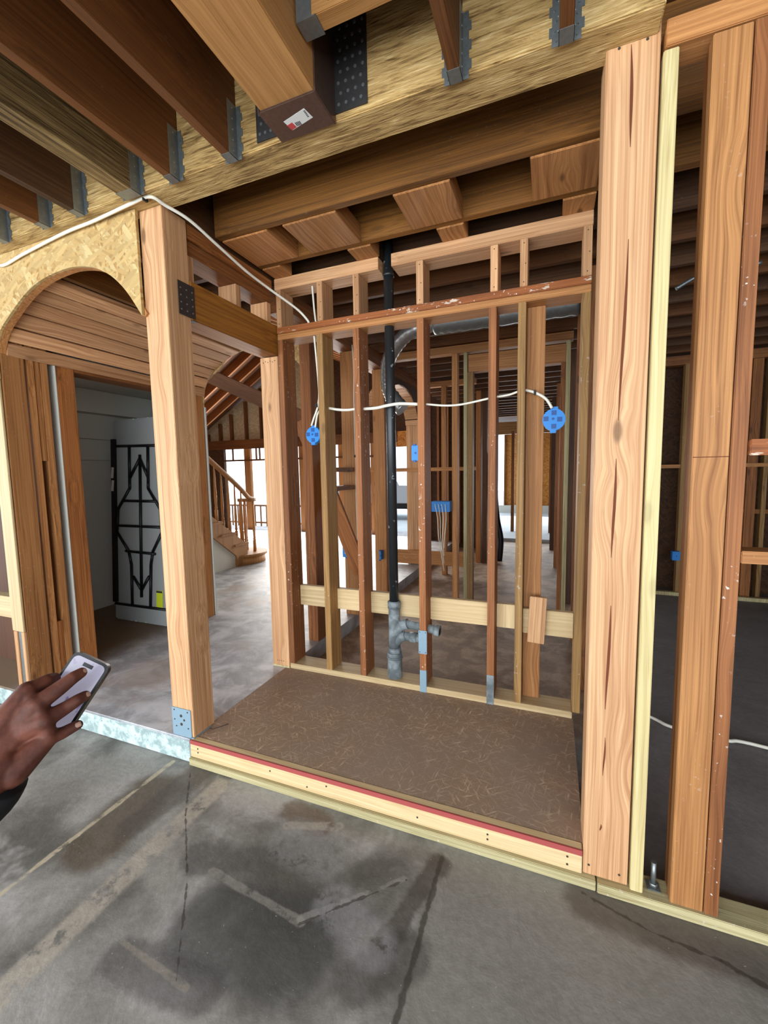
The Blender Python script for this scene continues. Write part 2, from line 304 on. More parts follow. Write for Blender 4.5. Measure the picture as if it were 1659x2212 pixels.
def arch_sheet(name, arc, ztop, xl, zl, y0, y1, mat, parent):
    '''sheet with an arched cut-out; arc runs left to right, the sheet reaches ztop and on the left runs on to xl'''
    bm = bmesh.new(); pts = [(xl, zl)] + [(arc[0][0], zl)] + list(arc)
    F = []
    for y in (y0, y1): F.append([(bm.verts.new((x, y, z)), bm.verts.new((x, y, ztop))) for x, z in pts])
    for i in range(len(pts)-1):
        (a, A), (b, B_) = F[0][i], F[0][i+1]; (c, C_), (d, D) = F[1][i], F[1][i+1]
        if pts[i][0] < pts[i+1][0]-1e-6:
            bm.faces.new((a, b, B_, A)); bm.faces.new((c, C_, D, d)); bm.faces.new((A, B_, D, C_))
        bm.faces.new((a, c, d, b))
    (a, A), (c, C_) = F[0][-1], F[1][-1]; bm.faces.new((a, A, C_, c)); (a, A), (c, C_) = F[0][0], F[1][0]; bm.faces.new((a, c, C_, A))
    bmesh.ops.remove_doubles(bm, verts=bm.verts, dist=1e-5)
    return done(bm, name, mat, parent)
def arch_strip(name, arc, t, y0, y1, mat, parent):
    '''curved rim of thickness t lying outside the arc'''
    bm = bmesh.new(); n = len(arc); R = []
    for i, (x, z) in enumerate(arc):
        a = Vector(arc[max(i-1, 0)]); b = Vector(arc[min(i+1, n-1)]); d = (b-a).normalized(); nx, nz = -d.y*t, d.x*t
        R.append([bm.verts.new(p) for p in ((x, y0, z), (x, y1, z), (x+nx, y1, z+nz), (x+nx, y0, z+nz))])
    for i in range(n-1):
        for k in range(4): bm.faces.new((R[i][k], R[i][(k+1) % 4], R[i+1][(k+1) % 4], R[i+1][k]))
    bm.faces.new(R[0]); bm.faces.new(R[-1][::-1]); return done(bm, name, mat, parent)
def nails(parent, pts, nrm, r=.004, mat=None):
    """nail heads on one face, each its own part"""
    nrm = Vector(nrm)
    for p in pts:
        p = Vector(p); bm = bmesh.new(); tube_bm(bm, [p - nrm*.002, p + nrm*.0012], r, 8); done(bm, 'nail_head', mat or nailm, parent)

# ---------------------------------------------------------------- setting
st = dict(kind='structure')
bm = bmesh.new(); addbox(bm, -9, 6, -3.2, 16, -.12, 0); done(bm, 'floor', floorm, origin=(0, 0, 0))['kind'] = 'structure'
bm = bmesh.new(); addbox(bm, -9, -1.70, 1.532, 9, .002, .125)
addbox(bm, -3.09, -1.695, 1.526, 1.534, .001, .118, .003, 1); addbox(bm, -9, -3.13, 1.526, 1.534, .001, .118, .003, 1)
done(bm, 'floor', [slabm, stepm], origin=(0, 0, 0))['kind'] = 'structure'
bx('ground', -14, 8, 9.02, 30, -.02, .06, outm, **st)
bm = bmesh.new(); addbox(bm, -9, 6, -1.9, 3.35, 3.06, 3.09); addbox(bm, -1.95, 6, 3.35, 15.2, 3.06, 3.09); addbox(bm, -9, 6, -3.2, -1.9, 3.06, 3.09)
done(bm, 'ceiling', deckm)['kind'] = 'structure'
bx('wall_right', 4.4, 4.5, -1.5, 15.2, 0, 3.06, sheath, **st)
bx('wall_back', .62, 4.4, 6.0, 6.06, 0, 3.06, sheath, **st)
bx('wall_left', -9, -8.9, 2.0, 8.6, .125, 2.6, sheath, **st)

# ---------------------------------------------------------------- main beam, posts and front joists
BT = 2.705
lumber('ceiling_beam', (-6.2, 1.515, BT+.178), (.265, 1.515, BT+.178), .14, .356, (0, 1, 0), psl, 'long rough strand-lumber ceiling beam across the top of the whole view', 'beam', bev=.004)
pl = B('post', -1.818, -1.677, 1.542, 1.682, .13, BT, firpost, 'new fir post at left front of the recess, grey-blue plate at its foot', 'post')
bm = bmesh.new(); addbox(bm, -1.818, -1.690, 1.5375, 1.541, .125, .275, .001); addbox(bm, -1.70, -1.676, 1.5375, 1.66, .118, .13, .001)
base = done(bm, 'post_base', blueplate, pl)
for (x, z, r_) in ((-1.80, .262, .004), (-1.71, .262, .004), (-1.80, .21, .004), (-1.755, .235, .008), (-1.735, .215, .006), (-1.755, .190, .008), (-1.79, .175, .004), (-1.71, .175, .004)):
    nails(base, [(x, 1.5372, z)], (0, -1, 0), r_)
pr = B('post', .131, .271, 1.532, 1.672, .038, BT+.035, firpost, 'large new fir post with long drying cracks at the right front of the recess', 'post')
def sliver(pts, wid, yy, parent):
    bm = bmesh.new(); L = [bm.verts.new((x-wid*w_, yy, z)) for x, z, w_ in pts]; R_ = [bm.verts.new((x+wid*w_, yy, z)) for x, z, w_ in pts]; Bk = [bm.verts.new((x, yy+.002, z)) for x, z, w_ in pts]
    for i in range(len(pts)-1):
        bm.faces.new((L[i], R_[i], R_[i+1], L[i+1])); bm.faces.new((L[i], L[i+1], Bk[i+1], Bk[i])); bm.faces.new((R_[i+1], R_[i], Bk[i], Bk[i+1]))
    return done(bm, 'drying_crack', crackm, parent)
for zs in ((2.70, 2.42, .196, .204), (2.16, 1.62, .206, .197), (1.50, 1.18, .193, .190), (1.02, .66, .192, .187), (.56, .42, .188, .186), (.24, .215, .184, .183)):
    z1, z0, xa, xb = zs; pts = []
    for i in range(9):
        t = i/8; pts.append((xa+(xb-xa)*t+.0015*math.sin(5*t), z1+(z0-z1)*t, math.sin(math.pi*min(max(t, .03), .97))**.7))
    sliver(pts, .0042 if z1-z0 > .2 else .0028, 1.5312, pr)
nails(pr, [(.15, 1.5318, .075), (.245, 1.5318, .07), (.165, 1.5318, 2.70), (.205, 1.5318, 2.71), (.237, 1.5318, 2.70)], (0, -1, 0))
B('stud', .2765, .314, 1.518, 1.607, .038, 2.645, pale, 'narrow yellow-green stud tight against the large right post', 'stud')
B('stud', .392, .481, 1.516, 1.556, .038, 2.645, tan, 'wide tan stud face right of the anchor bolt, horizontal pencil line across it', 'stud')
bx('pencil_line', .393, .480, 1.5152, 1.5162, 1.497, 1.4995, crackm, bpy.data.objects[sorted(o.name for o in bpy.data.objects if o.get('label', '').startswith('wide tan stud face'))[0]])
B('stud', .396, .478, 1.558, 1.606, .038, 2.645, rustclean, 'second stud sandwiched behind the wide tan stud right of the anchor bolt', 'stud')
B('stud', .4835, .5215, 1.513, 1.602, .038, 2.645, rust, 'reddish-brown stud with white plaster specks, at the right of the doubled tan stud', 'stud')
B('top_plate', .281, 3.2, 1.513, 1.602, 2.648, 2.72, orange, 'orange plate lying on top of the right-hand studs, beside the beam end', 'plate')
B('blocking', .524, 3.2, 1.516, 1.604, 1.185, 1.222, orange, 'dusty orange horizontal block at the right edge, the lower of two', 'block')
B('blocking', .524, 3.2, 1.50, 1.53, 1.50, 1.545, plaster, 'plaster-smeared horizontal block at the right edge, the upper of two', 'block')
B('sill_plate', .176, 3.2, 1.506, 1.60, 0, .0375, green, 'greenish sill plate on the concrete under the right-hand studs', 'plate')
B('sill_plate', -1.69, .172, 1.510, 1.60, 0, .0375, green, 'pale green sill plate on the concrete below the red-edged curb', 'plate')
cb = B('curb_board', -1.69, .128, 1.524, 1.562, .038, .126, spruce, 'pale curb board with red-painted top edge along the front of the recess', 'board')
bm = bmesh.new(); addbox(bm, -1.69, .128, 1.5232, 1.53, .106, .1268, .0005); done(bm, 'painted_edge', redm, cb)['label'] = 'red-painted top edge'
nails(cb, [(-1.64, 1.5238, .09), (-1.64, 1.5238, .07), (-1.2, 1.5238, .085), (-1.0, 1.5238, .06), (-.9, 1.5238, .09), (-.48, 1.5238, .07), (-.2, 1.5238, .085), (-.2, 1.5238, .065), (.08, 1.5238, .09), (.08, 1.5238, .06)], (0, -1, 0))
ab = empty('anchor_bolt', (.352, 1.56, .038), 'galvanised anchor bolt standing on the sill plate beside the right-hand studs', 'bolt')
tube('threaded_rod', [(.352, 1.56, .038), (.352, 1.56, .13)], .008, steel, ab, 12); bx('washer', .332, .372, 1.54, 1.58, .038, .042, steel, ab, .001)
tube('nut', [(.352, 1.56, .043), (.352, 1.56, .056)], .014, steel, ab, 6)

HG = []
def hanger(parent, xa, xb, y, z0, h, d=.05, wing=.028, axis='y', mat=None):
    """U-shaped joist hanger: seat, two cheeks, two nailed wings on the beam face at y."""
    mat = mat or steel; bm = bmesh.new(); t = .0016
    addbox(bm, xa-t, xb+t, y-d, y, z0-t, z0-.0001)
    for s, x in ((-1, xa), (1, xb)):
        a, b = (x-t, x-.0002) if s < 0 else (x+.0002, x+t)
        addbox(bm, a, b, y-d, y, z0-t, z0+h)
        n = 7
        for i in range(n):        # ragged nailed wing
            zz0 = z0+h*i/n; zz1 = z0+h*(i+1)/n; ww = wing*(1 if i % 2 else .72)
            a, b = (x-ww, x) if s < 0 else (x, x+ww)
            addbox(bm, a, b, y-.0018, y-.0002, zz0, zz1)
            tube_bm(bm, [((a+b)/2, y-.0018, (zz0+zz1)/2), ((a+b)/2, y-.005, (zz0+zz1)/2)], .0035, 6)
        for i in range(5):
            zz = z0+h*(i+.5)/5; xx = x+s*t; tube_bm(bm, [(xx, y-d*.5, zz), (xx+s*.003, y-d*.5, zz)], .0035, 6)
    return done(bm, 'joist_hanger', mat, parent)
JZ = 2.69
for (xa, xb, m, y0, lab) in (
    (-2.668, -2.63, redj, -3.1, 'red-brown ceiling joist at the far left edge, leftmost of the front joists'),
    (-2.335, -2.297, redj, -3.1, 'red-brown ceiling joist hung on the beam, second from the left edge'),
    (-2.085, -2.047, darkj, -3.1, 'dark brown ceiling joist hung on the beam just left of the rough strand joist'),
    (-1.495, -1.457, redj, -3.1, 'brown ceiling joist hung on the beam just right of the rough strand joist'),
    (-1.195, -1.157, redj, -3.1, 'brown ceiling joist hung on the beam just left of the big glulam'),
    (-.318, -.280, redj, -3.1, 'brown ceiling joist at the top, first one right of the perforated black plate'),
    (.000, .038, redj, -3.1, 'brown ceiling joist at the top, nearest the big right post')):
    j = B('ceiling_joist', xa, xb, y0, 1.443, JZ, 3.06, m, lab, 'joist', 'joists running from the front room into the big beam')
    hanger(j, xa, xb, 1.444, JZ, .19)
j = B('ceiling_joist', -1.772, -1.682, -3.1, 1.443, JZ, 3.06, lvl, 'thick rough strand-lumber joist, grainy and pale, hung on the beam above the left post', 'joist')
hanger(j, -1.772, -1.682, 1.444, JZ, .20)
gl = B('glulam_beam', -.945, -.732, -3.1, 1.43, 2.702, 3.06, glul, 'thick light glulam beam coming from the top, carried by a steel saddle with a sticker', 'beam', bev=.004)
bm = bmesh.new(); addbox(bm, -.950, -.727, 1.30, 1.443, 2.694, 2.7015, .003); addbox(bm, -.951, -.9455, 1.30, 1.443, 2.695, 3.06); addbox(bm, -.7315, -.726, 1.30, 1.443, 2.695, 3.06)
sd = done(bm, 'steel_saddle', seatm, gl)
bm = bmesh.new(); addbox(bm, -1.062, -.952, 1.4395, 1.4445, 2.725, 3.058); addbox(bm, -.726, -.604, 1.4395, 1.4445, 2.725, 3.058)
wgs = done(bm, 'nailing_plate', darksteel, gl); wgs['label'] = 'dark perforated nailing plate'
gn = []
for x0_, x1_ in ((-1.05, -.962), (-.716, -.614)):
    for i in range(4):
        for k in range(9):
            x = x0_+(x1_-x0_)*(i+.3*(k % 2)+.15)/3.6; z = 2.75+k*.034
            if x < x1_ and z < 3.04: gn.append((x, 1.4388, z))
nails(wgs, gn, (0, -1, 0), .0055, steel)
lb = lumber('sticker', (-.885, 1.384, 2.6933), (-.790, 1.364, 2.6933), .044, .0006, (0, 1, 0), whl, parent=sd, bev=0)
lumber('red_print', (-.885, 1.392, 2.6928), (-.862, 1.387, 2.6928), .024, .0005, (0, 1, 0), rdl, parent=sd, bev=0)
bm = bmesh.new()
for i in range(4):
    addbox(bm, -.856+i*.0055, -.853+i*.0055, 1.380, 1.396, 2.6924, 2.6930)
for i in range(5): addbox(bm, -.802, -.796, 1.350+i*.006, 1.353+i*.006, 2.6924, 2.6930)
done(bm, 'barcode_print', dkl, sd)
sh = B('short_header', -.7255, -.32, 1.20, 1.252, 2.80, 3.055, glul, 'short light header hung on the right side of the glulam, at the top edge', 'beam')
bm = bmesh.new(); addbox(bm, -.725, -.660, 1.196, 1.256, 2.796, 2.7995); addbox(bm, -.725, -.675, 1.1965, 1.1995, 2.80, 2.99); addbox(bm, -.725, -.700, 1.15, 1.2, 2.88, 3.05); done(bm, 'joist_hanger', steel, sh)
j = B('ceiling_joist', -.600, -.562, -3.1, 1.198, 2.82, 3.06, darkj, 'ceiling joist hung on the short header, at the top edge', 'joist'); hanger(j, -.600, -.562, 1.199, 2.82, .16)

# ---------------------------------------------------------------- joists running across, behind the beam
k = 0; y = 1.862; ords = ['first', 'second', 'third', 'fourth', 'fifth', 'sixth', 'seventh', 'eighth', 'ninth', 'tenth', '11th', '12th', '13th', '14th', '15th', '16th', '17th', '18th', '19th', '20th', '21st', '22nd', '23rd', '24th', '25th', '26th', '27th', '28th']
while y < 10.6:
    x0 = -1.86 if y > 2.4 else -1.665
    m = yellow if k < 2 else (redj if k % 2 else darkj)
    lab = {0: 'amber joist with a lit lower edge, first one behind the big beam over the recess', 1: 'second amber joist over the recess, in front of the upper wall plate'}.get(k, 'dark cross joist of the ceiling, %s one behind the big beam' % ords[k])
    B('cross_joist', x0, 4.38, y, y+.042, 2.712, 3.058, m, lab, 'joist', 'joists running across behind the big beam')
    y += .338; k += 1
B('rim_joist', -1.735, -1.690, 1.59, 2.52, 2.706, 3.058, darkj, 'added dark board closing off the dark void above the amber header, left of recess', 'joist')  # added dark board, blocks the view so the void above the header stays dark
for k2 in range(4):
    B('cross_joist', -3.6, -1.865, 1.862+.338*k2, 1.904+.338*k2, 2.712, 3.058, darkj, 'dark joist above the arched passage, %s one behind the big beam' % ords[k2], 'joist', 'joists above the arched passage')
# flat blocks between the two amber joists and behind
for i, (xa, xb, ya, yb, m, lab) in enumerate((
    (-1.655, -1.37, 1.906, 2.198, tan, 'wide flat block between the amber joists, nearest the left post'),
    (-1.275, -.975, 1.906, 2.198, tan, 'wide flat block between the amber joists, second from the left'),
    (-.685, -.425, 1.906, 2.198, tan, 'wide flat block between the amber joists, third from the left'),
    (-.10, .165, 1.906, 2.198, tan, 'wide flat block between the amber joists, beside the large right post'),
    (-1.655, -1.53, 2.244, 2.376, tan, 'short flat block behind the second amber joist, at the left corner'),
    (-1.08, -.94, 2.244, 2.376, tan, 'short flat block behind the second amber joist, just left of the black pipe'),
    (-.57, -.43, 2.244, 2.376, tan, 'short flat block behind the second amber joist, right of the black pipe'),
    (.03, .17, 2.244, 2.376, tan, 'short flat block behind the second amber joist, near the large right post'))):
    B('ceiling_blocking', xa, xb, ya, yb, 2.706, 2.80, m, lab, 'block', ax=1)

# ---------------------------------------------------------------- rear wall of the recess
WY, WB = 2.378, 2.518
B('bottom_plate', -1.66, .13, WY+.001, WB, .126, .163, spruce, 'light bottom plate of the recess rear wall, lying on the dirty floor panel', 'plate')
ppx = (-.94, -.875)
B('upper_plate', -1.668, ppx[0]-.01, WY-.001, WB, 2.640, 2.710, fir, 'new upper plate of the rear wall, the part left of the black pipe', 'plate')
B('upper_plate', ppx[1]+.005, .17, WY-.001, WB, 2.640, 2.710, fir, 'new upper plate of the rear wall, the part right of the black pipe', 'plate')
B('top_plate', -1.66, .168, WY-.002, WB, 2.370, 2.408, plaster, 'old red-brown plate with white plaster, upper board of the rear wall top plate', 'plate')
B('top_plate', -1.66, .168, WY+.002, WB, 2.332, 2.369, orange, 'orange lower board of the doubled top plate on the rear wall studs', 'plate')
b1 = B('post', -1.80, -1.664, WY-.002, WB, .138, 2.232, firpost, 'light new post at the left rear corner of the recess, under the amber header', 'post')
nails(b1, [(-1.775+.018*i, WY-.0025, 2.20+.006*(i % 2)) for i in range(6)], (0, -1, 0), .003); nails(b1, [(-1.76+.016*i, WY-.0025, .17) for i in range(4)], (0, -1, 0), .003)
bx('post_shim', -1.80, -1.664, WY-.002, WB, .1255, .138, green, label='thin greenish shim on the slab under the left rear corner post', cat='shim')
studs = [(-1.660, -1.622, rust, 'red-brown stud tight beside the light left rear corner post'), (-1.372, -1.330, grey, 'yellow-brown stud carrying the left blue round box'),
         (-1.122, -1.083, rust, 'red-brown stud just left of the black vent pipe'), (-.722, -.682, rust, 'red-brown stud with a steel nail plate, just right of the black pipe'),
         (-.322, -.282, rust, 'red-brown stud between the nail-plate stud and the yellowish stud'), (-.172, -.133, grey, 'yellowish speckled stud in front of the wide brown stud'),
         (.130, .168, grey, 'grey-brown end stud of the rear wall beside the large right post')]
SO = []
for xa, xb, m, lab in studs:
    SO.append(B('stud', xa, xb, WY, WB, .164, 2.331, m, lab, 'stud'))
B('stud', -.131, -.040, 2.470, 2.512, .164, 2.331, orange, 'wide brown knotty stud turned flat, right part of the rear wall', 'stud')
npb = bx('nail_plate', -.728, -.676, WY-.004, WY-.0012, .37, .515, blueplate, SO[3], .0005)
nails(npb, [(x, WY-.0045, z) for x, z in ((-.72, .505), (-.684, .505), (-.72, .38), (-.684, .38))], (0, -1, 0), .003)
bx('painted_foot', -.7225, -.6815, WY-.0012, WY+.02, .126, .265, blueplate, SO[3], .0005, label='grey-painted foot of the stud')
bx('painted_foot', -.3225, -.2815, WY-.0012, WY+.02, .126, .30, greyp, SO[4], .0005, label='grey dusty foot of the stud')
for i, (xa, xb) in enumerate(((-1.62, -1.374), (-1.328, -1.124), (-1.081, -.724), (-.680, -.324), (-.280, -.174), (-.131, .128))):
    B('wall_blocking', xa, xb, 2.475 if xb < .1 else 2.43, 2.512 if xb < .1 else 2.467, .555, .695, spruce, ['pale horizontal block in the leftmost bay of the rear wall', 'pale horizontal block in the second bay of the rear wall', 'pale horizontal block behind the black pipe', 'pale horizontal block right of the nail-plate stud', 'short pale block between the two close studs', 'pale horizontal block in the rightmost bay, under the nailed scrap'][i], 'block', 'pale blocking boards low in the rear wall')
sc = lumber('scrap_board', (-.062, 2.412, .515), (-.050, 2.412, .775), .088, .025, (1, 0, 0), fir, 'short light scrap board nailed upright in the rightmost bay', 'board')
for i, (xa, xb, lab) in enumerate(((-1.660, -1.622, 'at the left corner'), (-1.362, -1.322, 'second from the left, by the white cable'), (-1.115, -1.076, 'just left of the black pipe'), (-.722, -.682, 'first one right of the black pipe'), (-.315, -.276, 'second one right of the black pipe'), (-.166, -.128, 'third one right of the black pipe'), (.128, .168, 'beside the large right post'))):
    c_ = B('cripple_stud', xa, xb, WY, WB, 2.409, 2.640, fir, 'short light stud above the old top plate, '+lab, 'stud', 'short studs between the two plates of the rear wall')
    nails(c_, [((xa+xb)/2, WY-.0005, 2.43), ((xa+xb)/2, WY-.0005, 2.62), ((xa+xb)/2+.008, WY-.0005, 2.52)], (0, -1, 0), .0028)

# side of the recess
hb = B('header_beam', -1.80, -1.668, 1.683, 2.52, 2.238, 2.425, header, 'amber header beam from the left post to the rear corner post', 'beam')
bm = bmesh.new(); addbox(bm, -1.6672, -1.6655, 1.60, 1.70, 2.245, 2.40); addbox(bm, -1.80, -1.6655, 1.683, 1.71, 2.2350, 2.2378)
hp = done(bm, 'steel_connector', darksteel, hb)
nails(hp, [(-1.6655, 1.615+i*.035, 2.27+k2*.033) for i in range(3) for k2 in range(4)], (1, 0, 0), .004, steel)
for z0, z1, n_ in ((2.565, 2.633, 'lower'), (2.635, 2.703, 'upper')):
    B('wall_plate', -1.83, -1.70 if n_ == 'lower' else -1.685, 1.69, 2.376, z0, z1, rustclean, 'orange-brown plate above the amber header, %s of the two' % n_, 'plate')
for ya, lab in ((1.70, 'behind the top of the left post'), (2.05, 'in the middle of the amber header'), (2.335, 'at the rear corner of the amber header')):
    B('cripple_stud', -1.828, -1.70, ya, ya+.04, 2.427, 2.563, fir, 'short upright block standing on the amber header, '+lab, 'block')
B('stud', .175, .213, 1.76, 1.90, .038, 2.70, rustclean, 'brown stud just behind the large right post, seen from inside the recess', 'stud')
bx('subfloor_panel', -1.70, .135, 1.564, WB+.02, .100, .1245, plym, label='dirty brown strand-board floor panel of the recess', cat='floor panel')
nl = empty('bent_nail', (-1.62, 1.66, .126), 'rusty bent nail lying on the recess floor near the left post', 'nail'); tube('nail_shank', [(-1.665, 1.635, .129), (-1.645, 1.632, .129), (-1.60, 1.70, .129)], .0022, nailm, nl, 6)

# ---------------------------------------------------------------- plumbing
px_, py_ = -.908, 2.443
vp = empty('vent_pipe', (px_, py_, .126), 'tall black vent pipe rising through the rear wall plates', 'pipe')
tube('pipe', [(px_-.004, py_, 3.05), (px_, py_, .60)], .029, abs_, vp, 20)
tube('pipe_collar', [(px_-.004, py_, 2.615), (px_-.004, py_, 2.635)], .034, abs_, vp, 20)
bm = bmesh.new(); tube_bm(bm, [(px_, py_, .66), (px_, py_, .32)], .036, 20); tube_bm(bm, smoothpts([(px_, py_, .44), (px_+.04, py_, .50), (px_+.09, py_, .520)], 5), .033, 16); tube_bm(bm, smoothpts([(px_, py_, .38), (px_+.04, py_, .425), (px_+.075, py_, .44)], 5), .031, 16)
for z_ in (.655, .36): tube_bm(bm, [(px_, py_, z_), (px_, py_, z_-.04)], .041, 20)
done(bm, 'tee_fitting', greyp, vp)
bm = bmesh.new(); tube_bm(bm, [(px_+.08, py_, .520), (px_+.285, py_, .500)], .026, 16); tube_bm(bm, [(px_+.262, py_, .502), (px_+.295, py_, .499)], .034, 16, True); done(bm, 'trap_arm', greyp, vp)
tube('arm_opening', [(px_+.2955, py_, .499), (px_+.2965, py_, .499)], .026, blackm, vp, 16)
bm = bmesh.new(); tube_bm(bm, smoothpts([(px_+.07, py_, .44), (px_+.12, py_, .436), (px_+.165, py_, .44), (px_+.185, py_+.01, .46)], 5), .027, 16); tube_bm(bm, [(px_+.105, py_, .437), (px_+.15, py_, .437)], .032, 16); done(bm, 'elbow', greyp, vp)
bm = bmesh.new(); tube_bm(bm, [(px_, py_, .32), (px_, py_, .0)], .033, 18); tube_bm(bm, [(px_, py_, .325), (px_, py_, .12)], .047, 20)
for z_ in (.30, .15): tube_bm(bm, [(px_, py_, z_), (px_, py_, z_-.012)], .051, 20)
done(bm, 'rubber_coupling', greyp, vp)

# ---------------------------------------------------------------- electrical
def round_box(cx, cz, y, r, lab, side=1):
    e = empty('electrical_box', (cx, y, cz-r), lab, 'electrical box')
    bm = bmesh.new(); tube_bm(bm, [(cx, y+.045, cz), (cx, y, cz)], r, 24); addbox(bm, cx-.018, cx+.012, y+.002, y+.03, cz-r*1.22, cz-r*.8, .002); addbox(bm, cx-.012, cx+.02, y+.002, y+.03, cz+r*.8, cz+r*1.18, .002); done(bm, 'box_body', bluem, e)
    bm = bmesh.new()
    for a, b in ((.45, 0), (0, .62), (0, -.62), (-.62, .1)): addbox(bm, cx+a*r*1.1-.012, cx+a*r*1.1+.012, y-.0015, y+.001, cz+b*r-.012, cz+b*r+.012)
    tube_bm(bm, [(cx-.004, y-.002, cz+.004), (cx-.004, y+.001, cz+.004)], .007, 12); done(bm, 'knockouts', bluedark, e); return e
round_box(-1.432, 1.718, 2.40, .052, 'blue round electrical box on the left side of the yellow-brown stud', -1)
round_box(.010, 1.728, 2.40, .056, 'blue round electrical box hanging right of the wide brown stud', 1)
def rect_box(x0, x1, y0, y1, z0, z1, lab, face=0):
    e = empty('electrical_box', ((x0+x1)/2, (y0+y1)/2, z0), lab, 'electrical box')
    bx('box_body', x0, x1, y0, y1, z0, z1, bluem, e, .003)
    bm = bmesh.new(); cx = (x0+x1)/2; cz = (z0+z1)/2; tube_bm(bm, [(cx+.003, y0+.001, cz), (cx+.003, y0-.001, cz)], .007, 10); addbox(bm, cx-.012, cx+.004, y0-.002, y0+.02, z1-.004, z1+.008); addbox(bm, cx-.012, cx+.004, y0-.002, y0+.02, z0-.008, z0+.004); done(bm, 'knockouts', bluedark, e); return e
rect_box(-.768, -.7235, 2.40, 2.46, 1.535, 1.625, 'small upright blue switch box on the left of the nail-plate stud')
e = rect_box(-1.79, -1.70, 3.46, 3.53, .69, .80, 'blue outlet box low on the hall wall, left of the red-brown stud by the pipe'); bx('cover_mark', -1.765, -1.735, 3.457, 3.460, .725, .765, whl, e)
rect_box(-1.72, -1.70, 4.19, 4.272, .52, .62, 'small dark-blue outlet box low on the hall wall, just left of the black pipe')
e = rect_box(-1.13, -.94, 4.18, 4.32, 1.06, 1.165, 'wide blue multi-switch box with hanging cables, in the framing beyond the rear wall')
for i in range(4): tube('wire', [(-1.09+.035*i, 4.17, 1.14), (-1.06+.03*i, 4.15, 1.0), (-1.05+.02*i, 4.16, .8), (-1.0, 4.18, .45+.08*i)], .004, cablem, e, 6, True)
rect_box(1.30, 1.375, 5.58, 5.662, .42, .52, 'tiny blue box on a stud in the dark room at the right')
def cable(pts, r, lab, ties=()):
    o = tube('cable', pts, r, cablem, None, 8, True, label=lab, cat='cable')
    for t in ties: bx('cable_tie', t[0]-.006, t[0]+.006, t[1]-.012, t[1]+.012, t[2]-.012, t[2]+.012, tiem, o, .002)
    return o
cable([(-3.0, 1.50, 2.66), (-2.87, 1.502, 2.645), (-2.79, 1.504, 2.635), (-2.62, 1.50, 2.655), (-2.28, 1.495, 2.685), (-2.05, 1.49, 2.69), (-1.79, 1.48, 2.70), (-1.67, 1.478, 2.70), (-1.645, 1.54, 2.69), (-1.61, 1.64, 2.672), (-1.60, 1.81, 2.635), (-1.60, 2.02, 2.60), (-1.58, 2.20, 2.57), (-1.50, 2.36, 2.50), (-1.45, 2.40, 2.44), (-1.44, 2.41, 2.415)], .0075, 'white cable drooping under the beam and down into the recess corner', [(-1.70, 1.479, 2.70)])
cable([(-1.415, 2.42, 2.66), (-1.405, 2.42, 2.50), (-1.395, 2.42, 2.41)], .006, 'short upright white cable end beside the second short stud')
cable([(-1.40, 2.40, 2.331), (-1.39, 2.40, 2.20), (-1.378, 2.40, 2.0), (-1.385, 2.395, 1.90), (-1.42, 2.395, 1.82), (-1.435, 2.39, 1.775)], .006, 'white cable running down the yellow-brown stud into the left round box', [(-1.39, 2.39, 1.90)])
cable([(-1.41, 2.395, 1.765), (-1.39, 2.39, 1.84), (-1.377, 2.41, 1.875)], .006, 'short second cable curling out of the left round box')
cable([(-1.329, 2.44, 1.885), (-1.25, 2.42, 1.868), (-1.18, 2.42, 1.862), (-1.123, 2.43, 1.868)], .0085, 'white cable stretched between the yellow-brown stud and the stud left of the pipe')
cable([(-1.082, 2.43, 1.862), (-.98, 2.385, 1.855), (-.91, 2.375, 1.862), (-.83, 2.38, 1.868), (-.723, 2.40, 1.860)], .0095, 'white cable passing in front of the black pipe')
cable([(-.681, 2.42, 1.86), (-.58, 2.42, 1.845), (-.50, 2.42, 1.842), (-.42, 2.42, 1.85), (-.323, 2.42, 1.865)], .006, 'white cable sagging right of the nail-plate stud')
cable([(-.281, 2.42, 1.87), (-.22, 2.42, 1.875), (-.173, 2.42, 1.888)], .006, 'short white cable between the two close studs')
cable([(-.132, 2.42, 1.893), (-.08, 2.41, 1.872), (-.03, 2.395, 1.835), (.0, 2.39, 1.785)], .0075, 'white cable curving down into the right round box', [(-.085, 2.41, 1.875)])
cable([(.30, 2.9, .035), (.57, 2.74, .02), (.66, 2.67, .02), (.89, 2.63, .02), (1.0, 2.64, .02), (1.5, 2.55, .02), (2.2, 2.6, .02)], .009, 'white cable lying on the dark floor of the right-hand room')
cable([(-1.66, 3.50, 2.60), (-1.66, 3.52, 2.40), (-1.655, 3.50, 2.1), (-1.655, 3.50, 1.75), (-1.65, 3.5, 1.55), (-1.655, 3.5, 1.2), (-1.65, 3.5, .85)], .005, 'thin white cable hanging down the hall wall studs', [(-1.655, 3.5, 1.62)])

# ---------------------------------------------------------------- hall wall and framing beyond
def stud(x0, x1, y0, y1, z0, z1, m, lab, cat='stud', group=None, name='stud'):
    return B(name, x0, x1, y0, y1, z0, z1, m, lab, cat, group)
stud(-1.80, -1.71, 2.85, 2.98, .126, 2.56, rustclean, 'red-brown stud of the hall wall, behind the left round box')
stud(-1.80, -1.67, 3.53, 3.67, .126, 2.56, tan, 'wide tan stud of the hall wall with a thin cable down it')
stud(-1.80, -1.665, 4.27, 4.41, .126, 2.56, orange, 'orange stud of the hall wall just left of the black pipe')
lumber('diagonal_brace', (-1.89, 2.99, 1.90), (-1.41, 3.05, .66), .13, .03, (1, 0, .4), rustclean, 'brown diagonal brace seen between the rear wall studs', 'brace')
for z_, n_ in ((1.48, 'upper'), (1.32, 'lower')):
    B('wall_blocking', -1.80, -1.68, 2.985, 3.525, z_, z_+.038, rustclean, 'dark block in the hall wall beside the cable stud, %s of two' % n_, 'block')
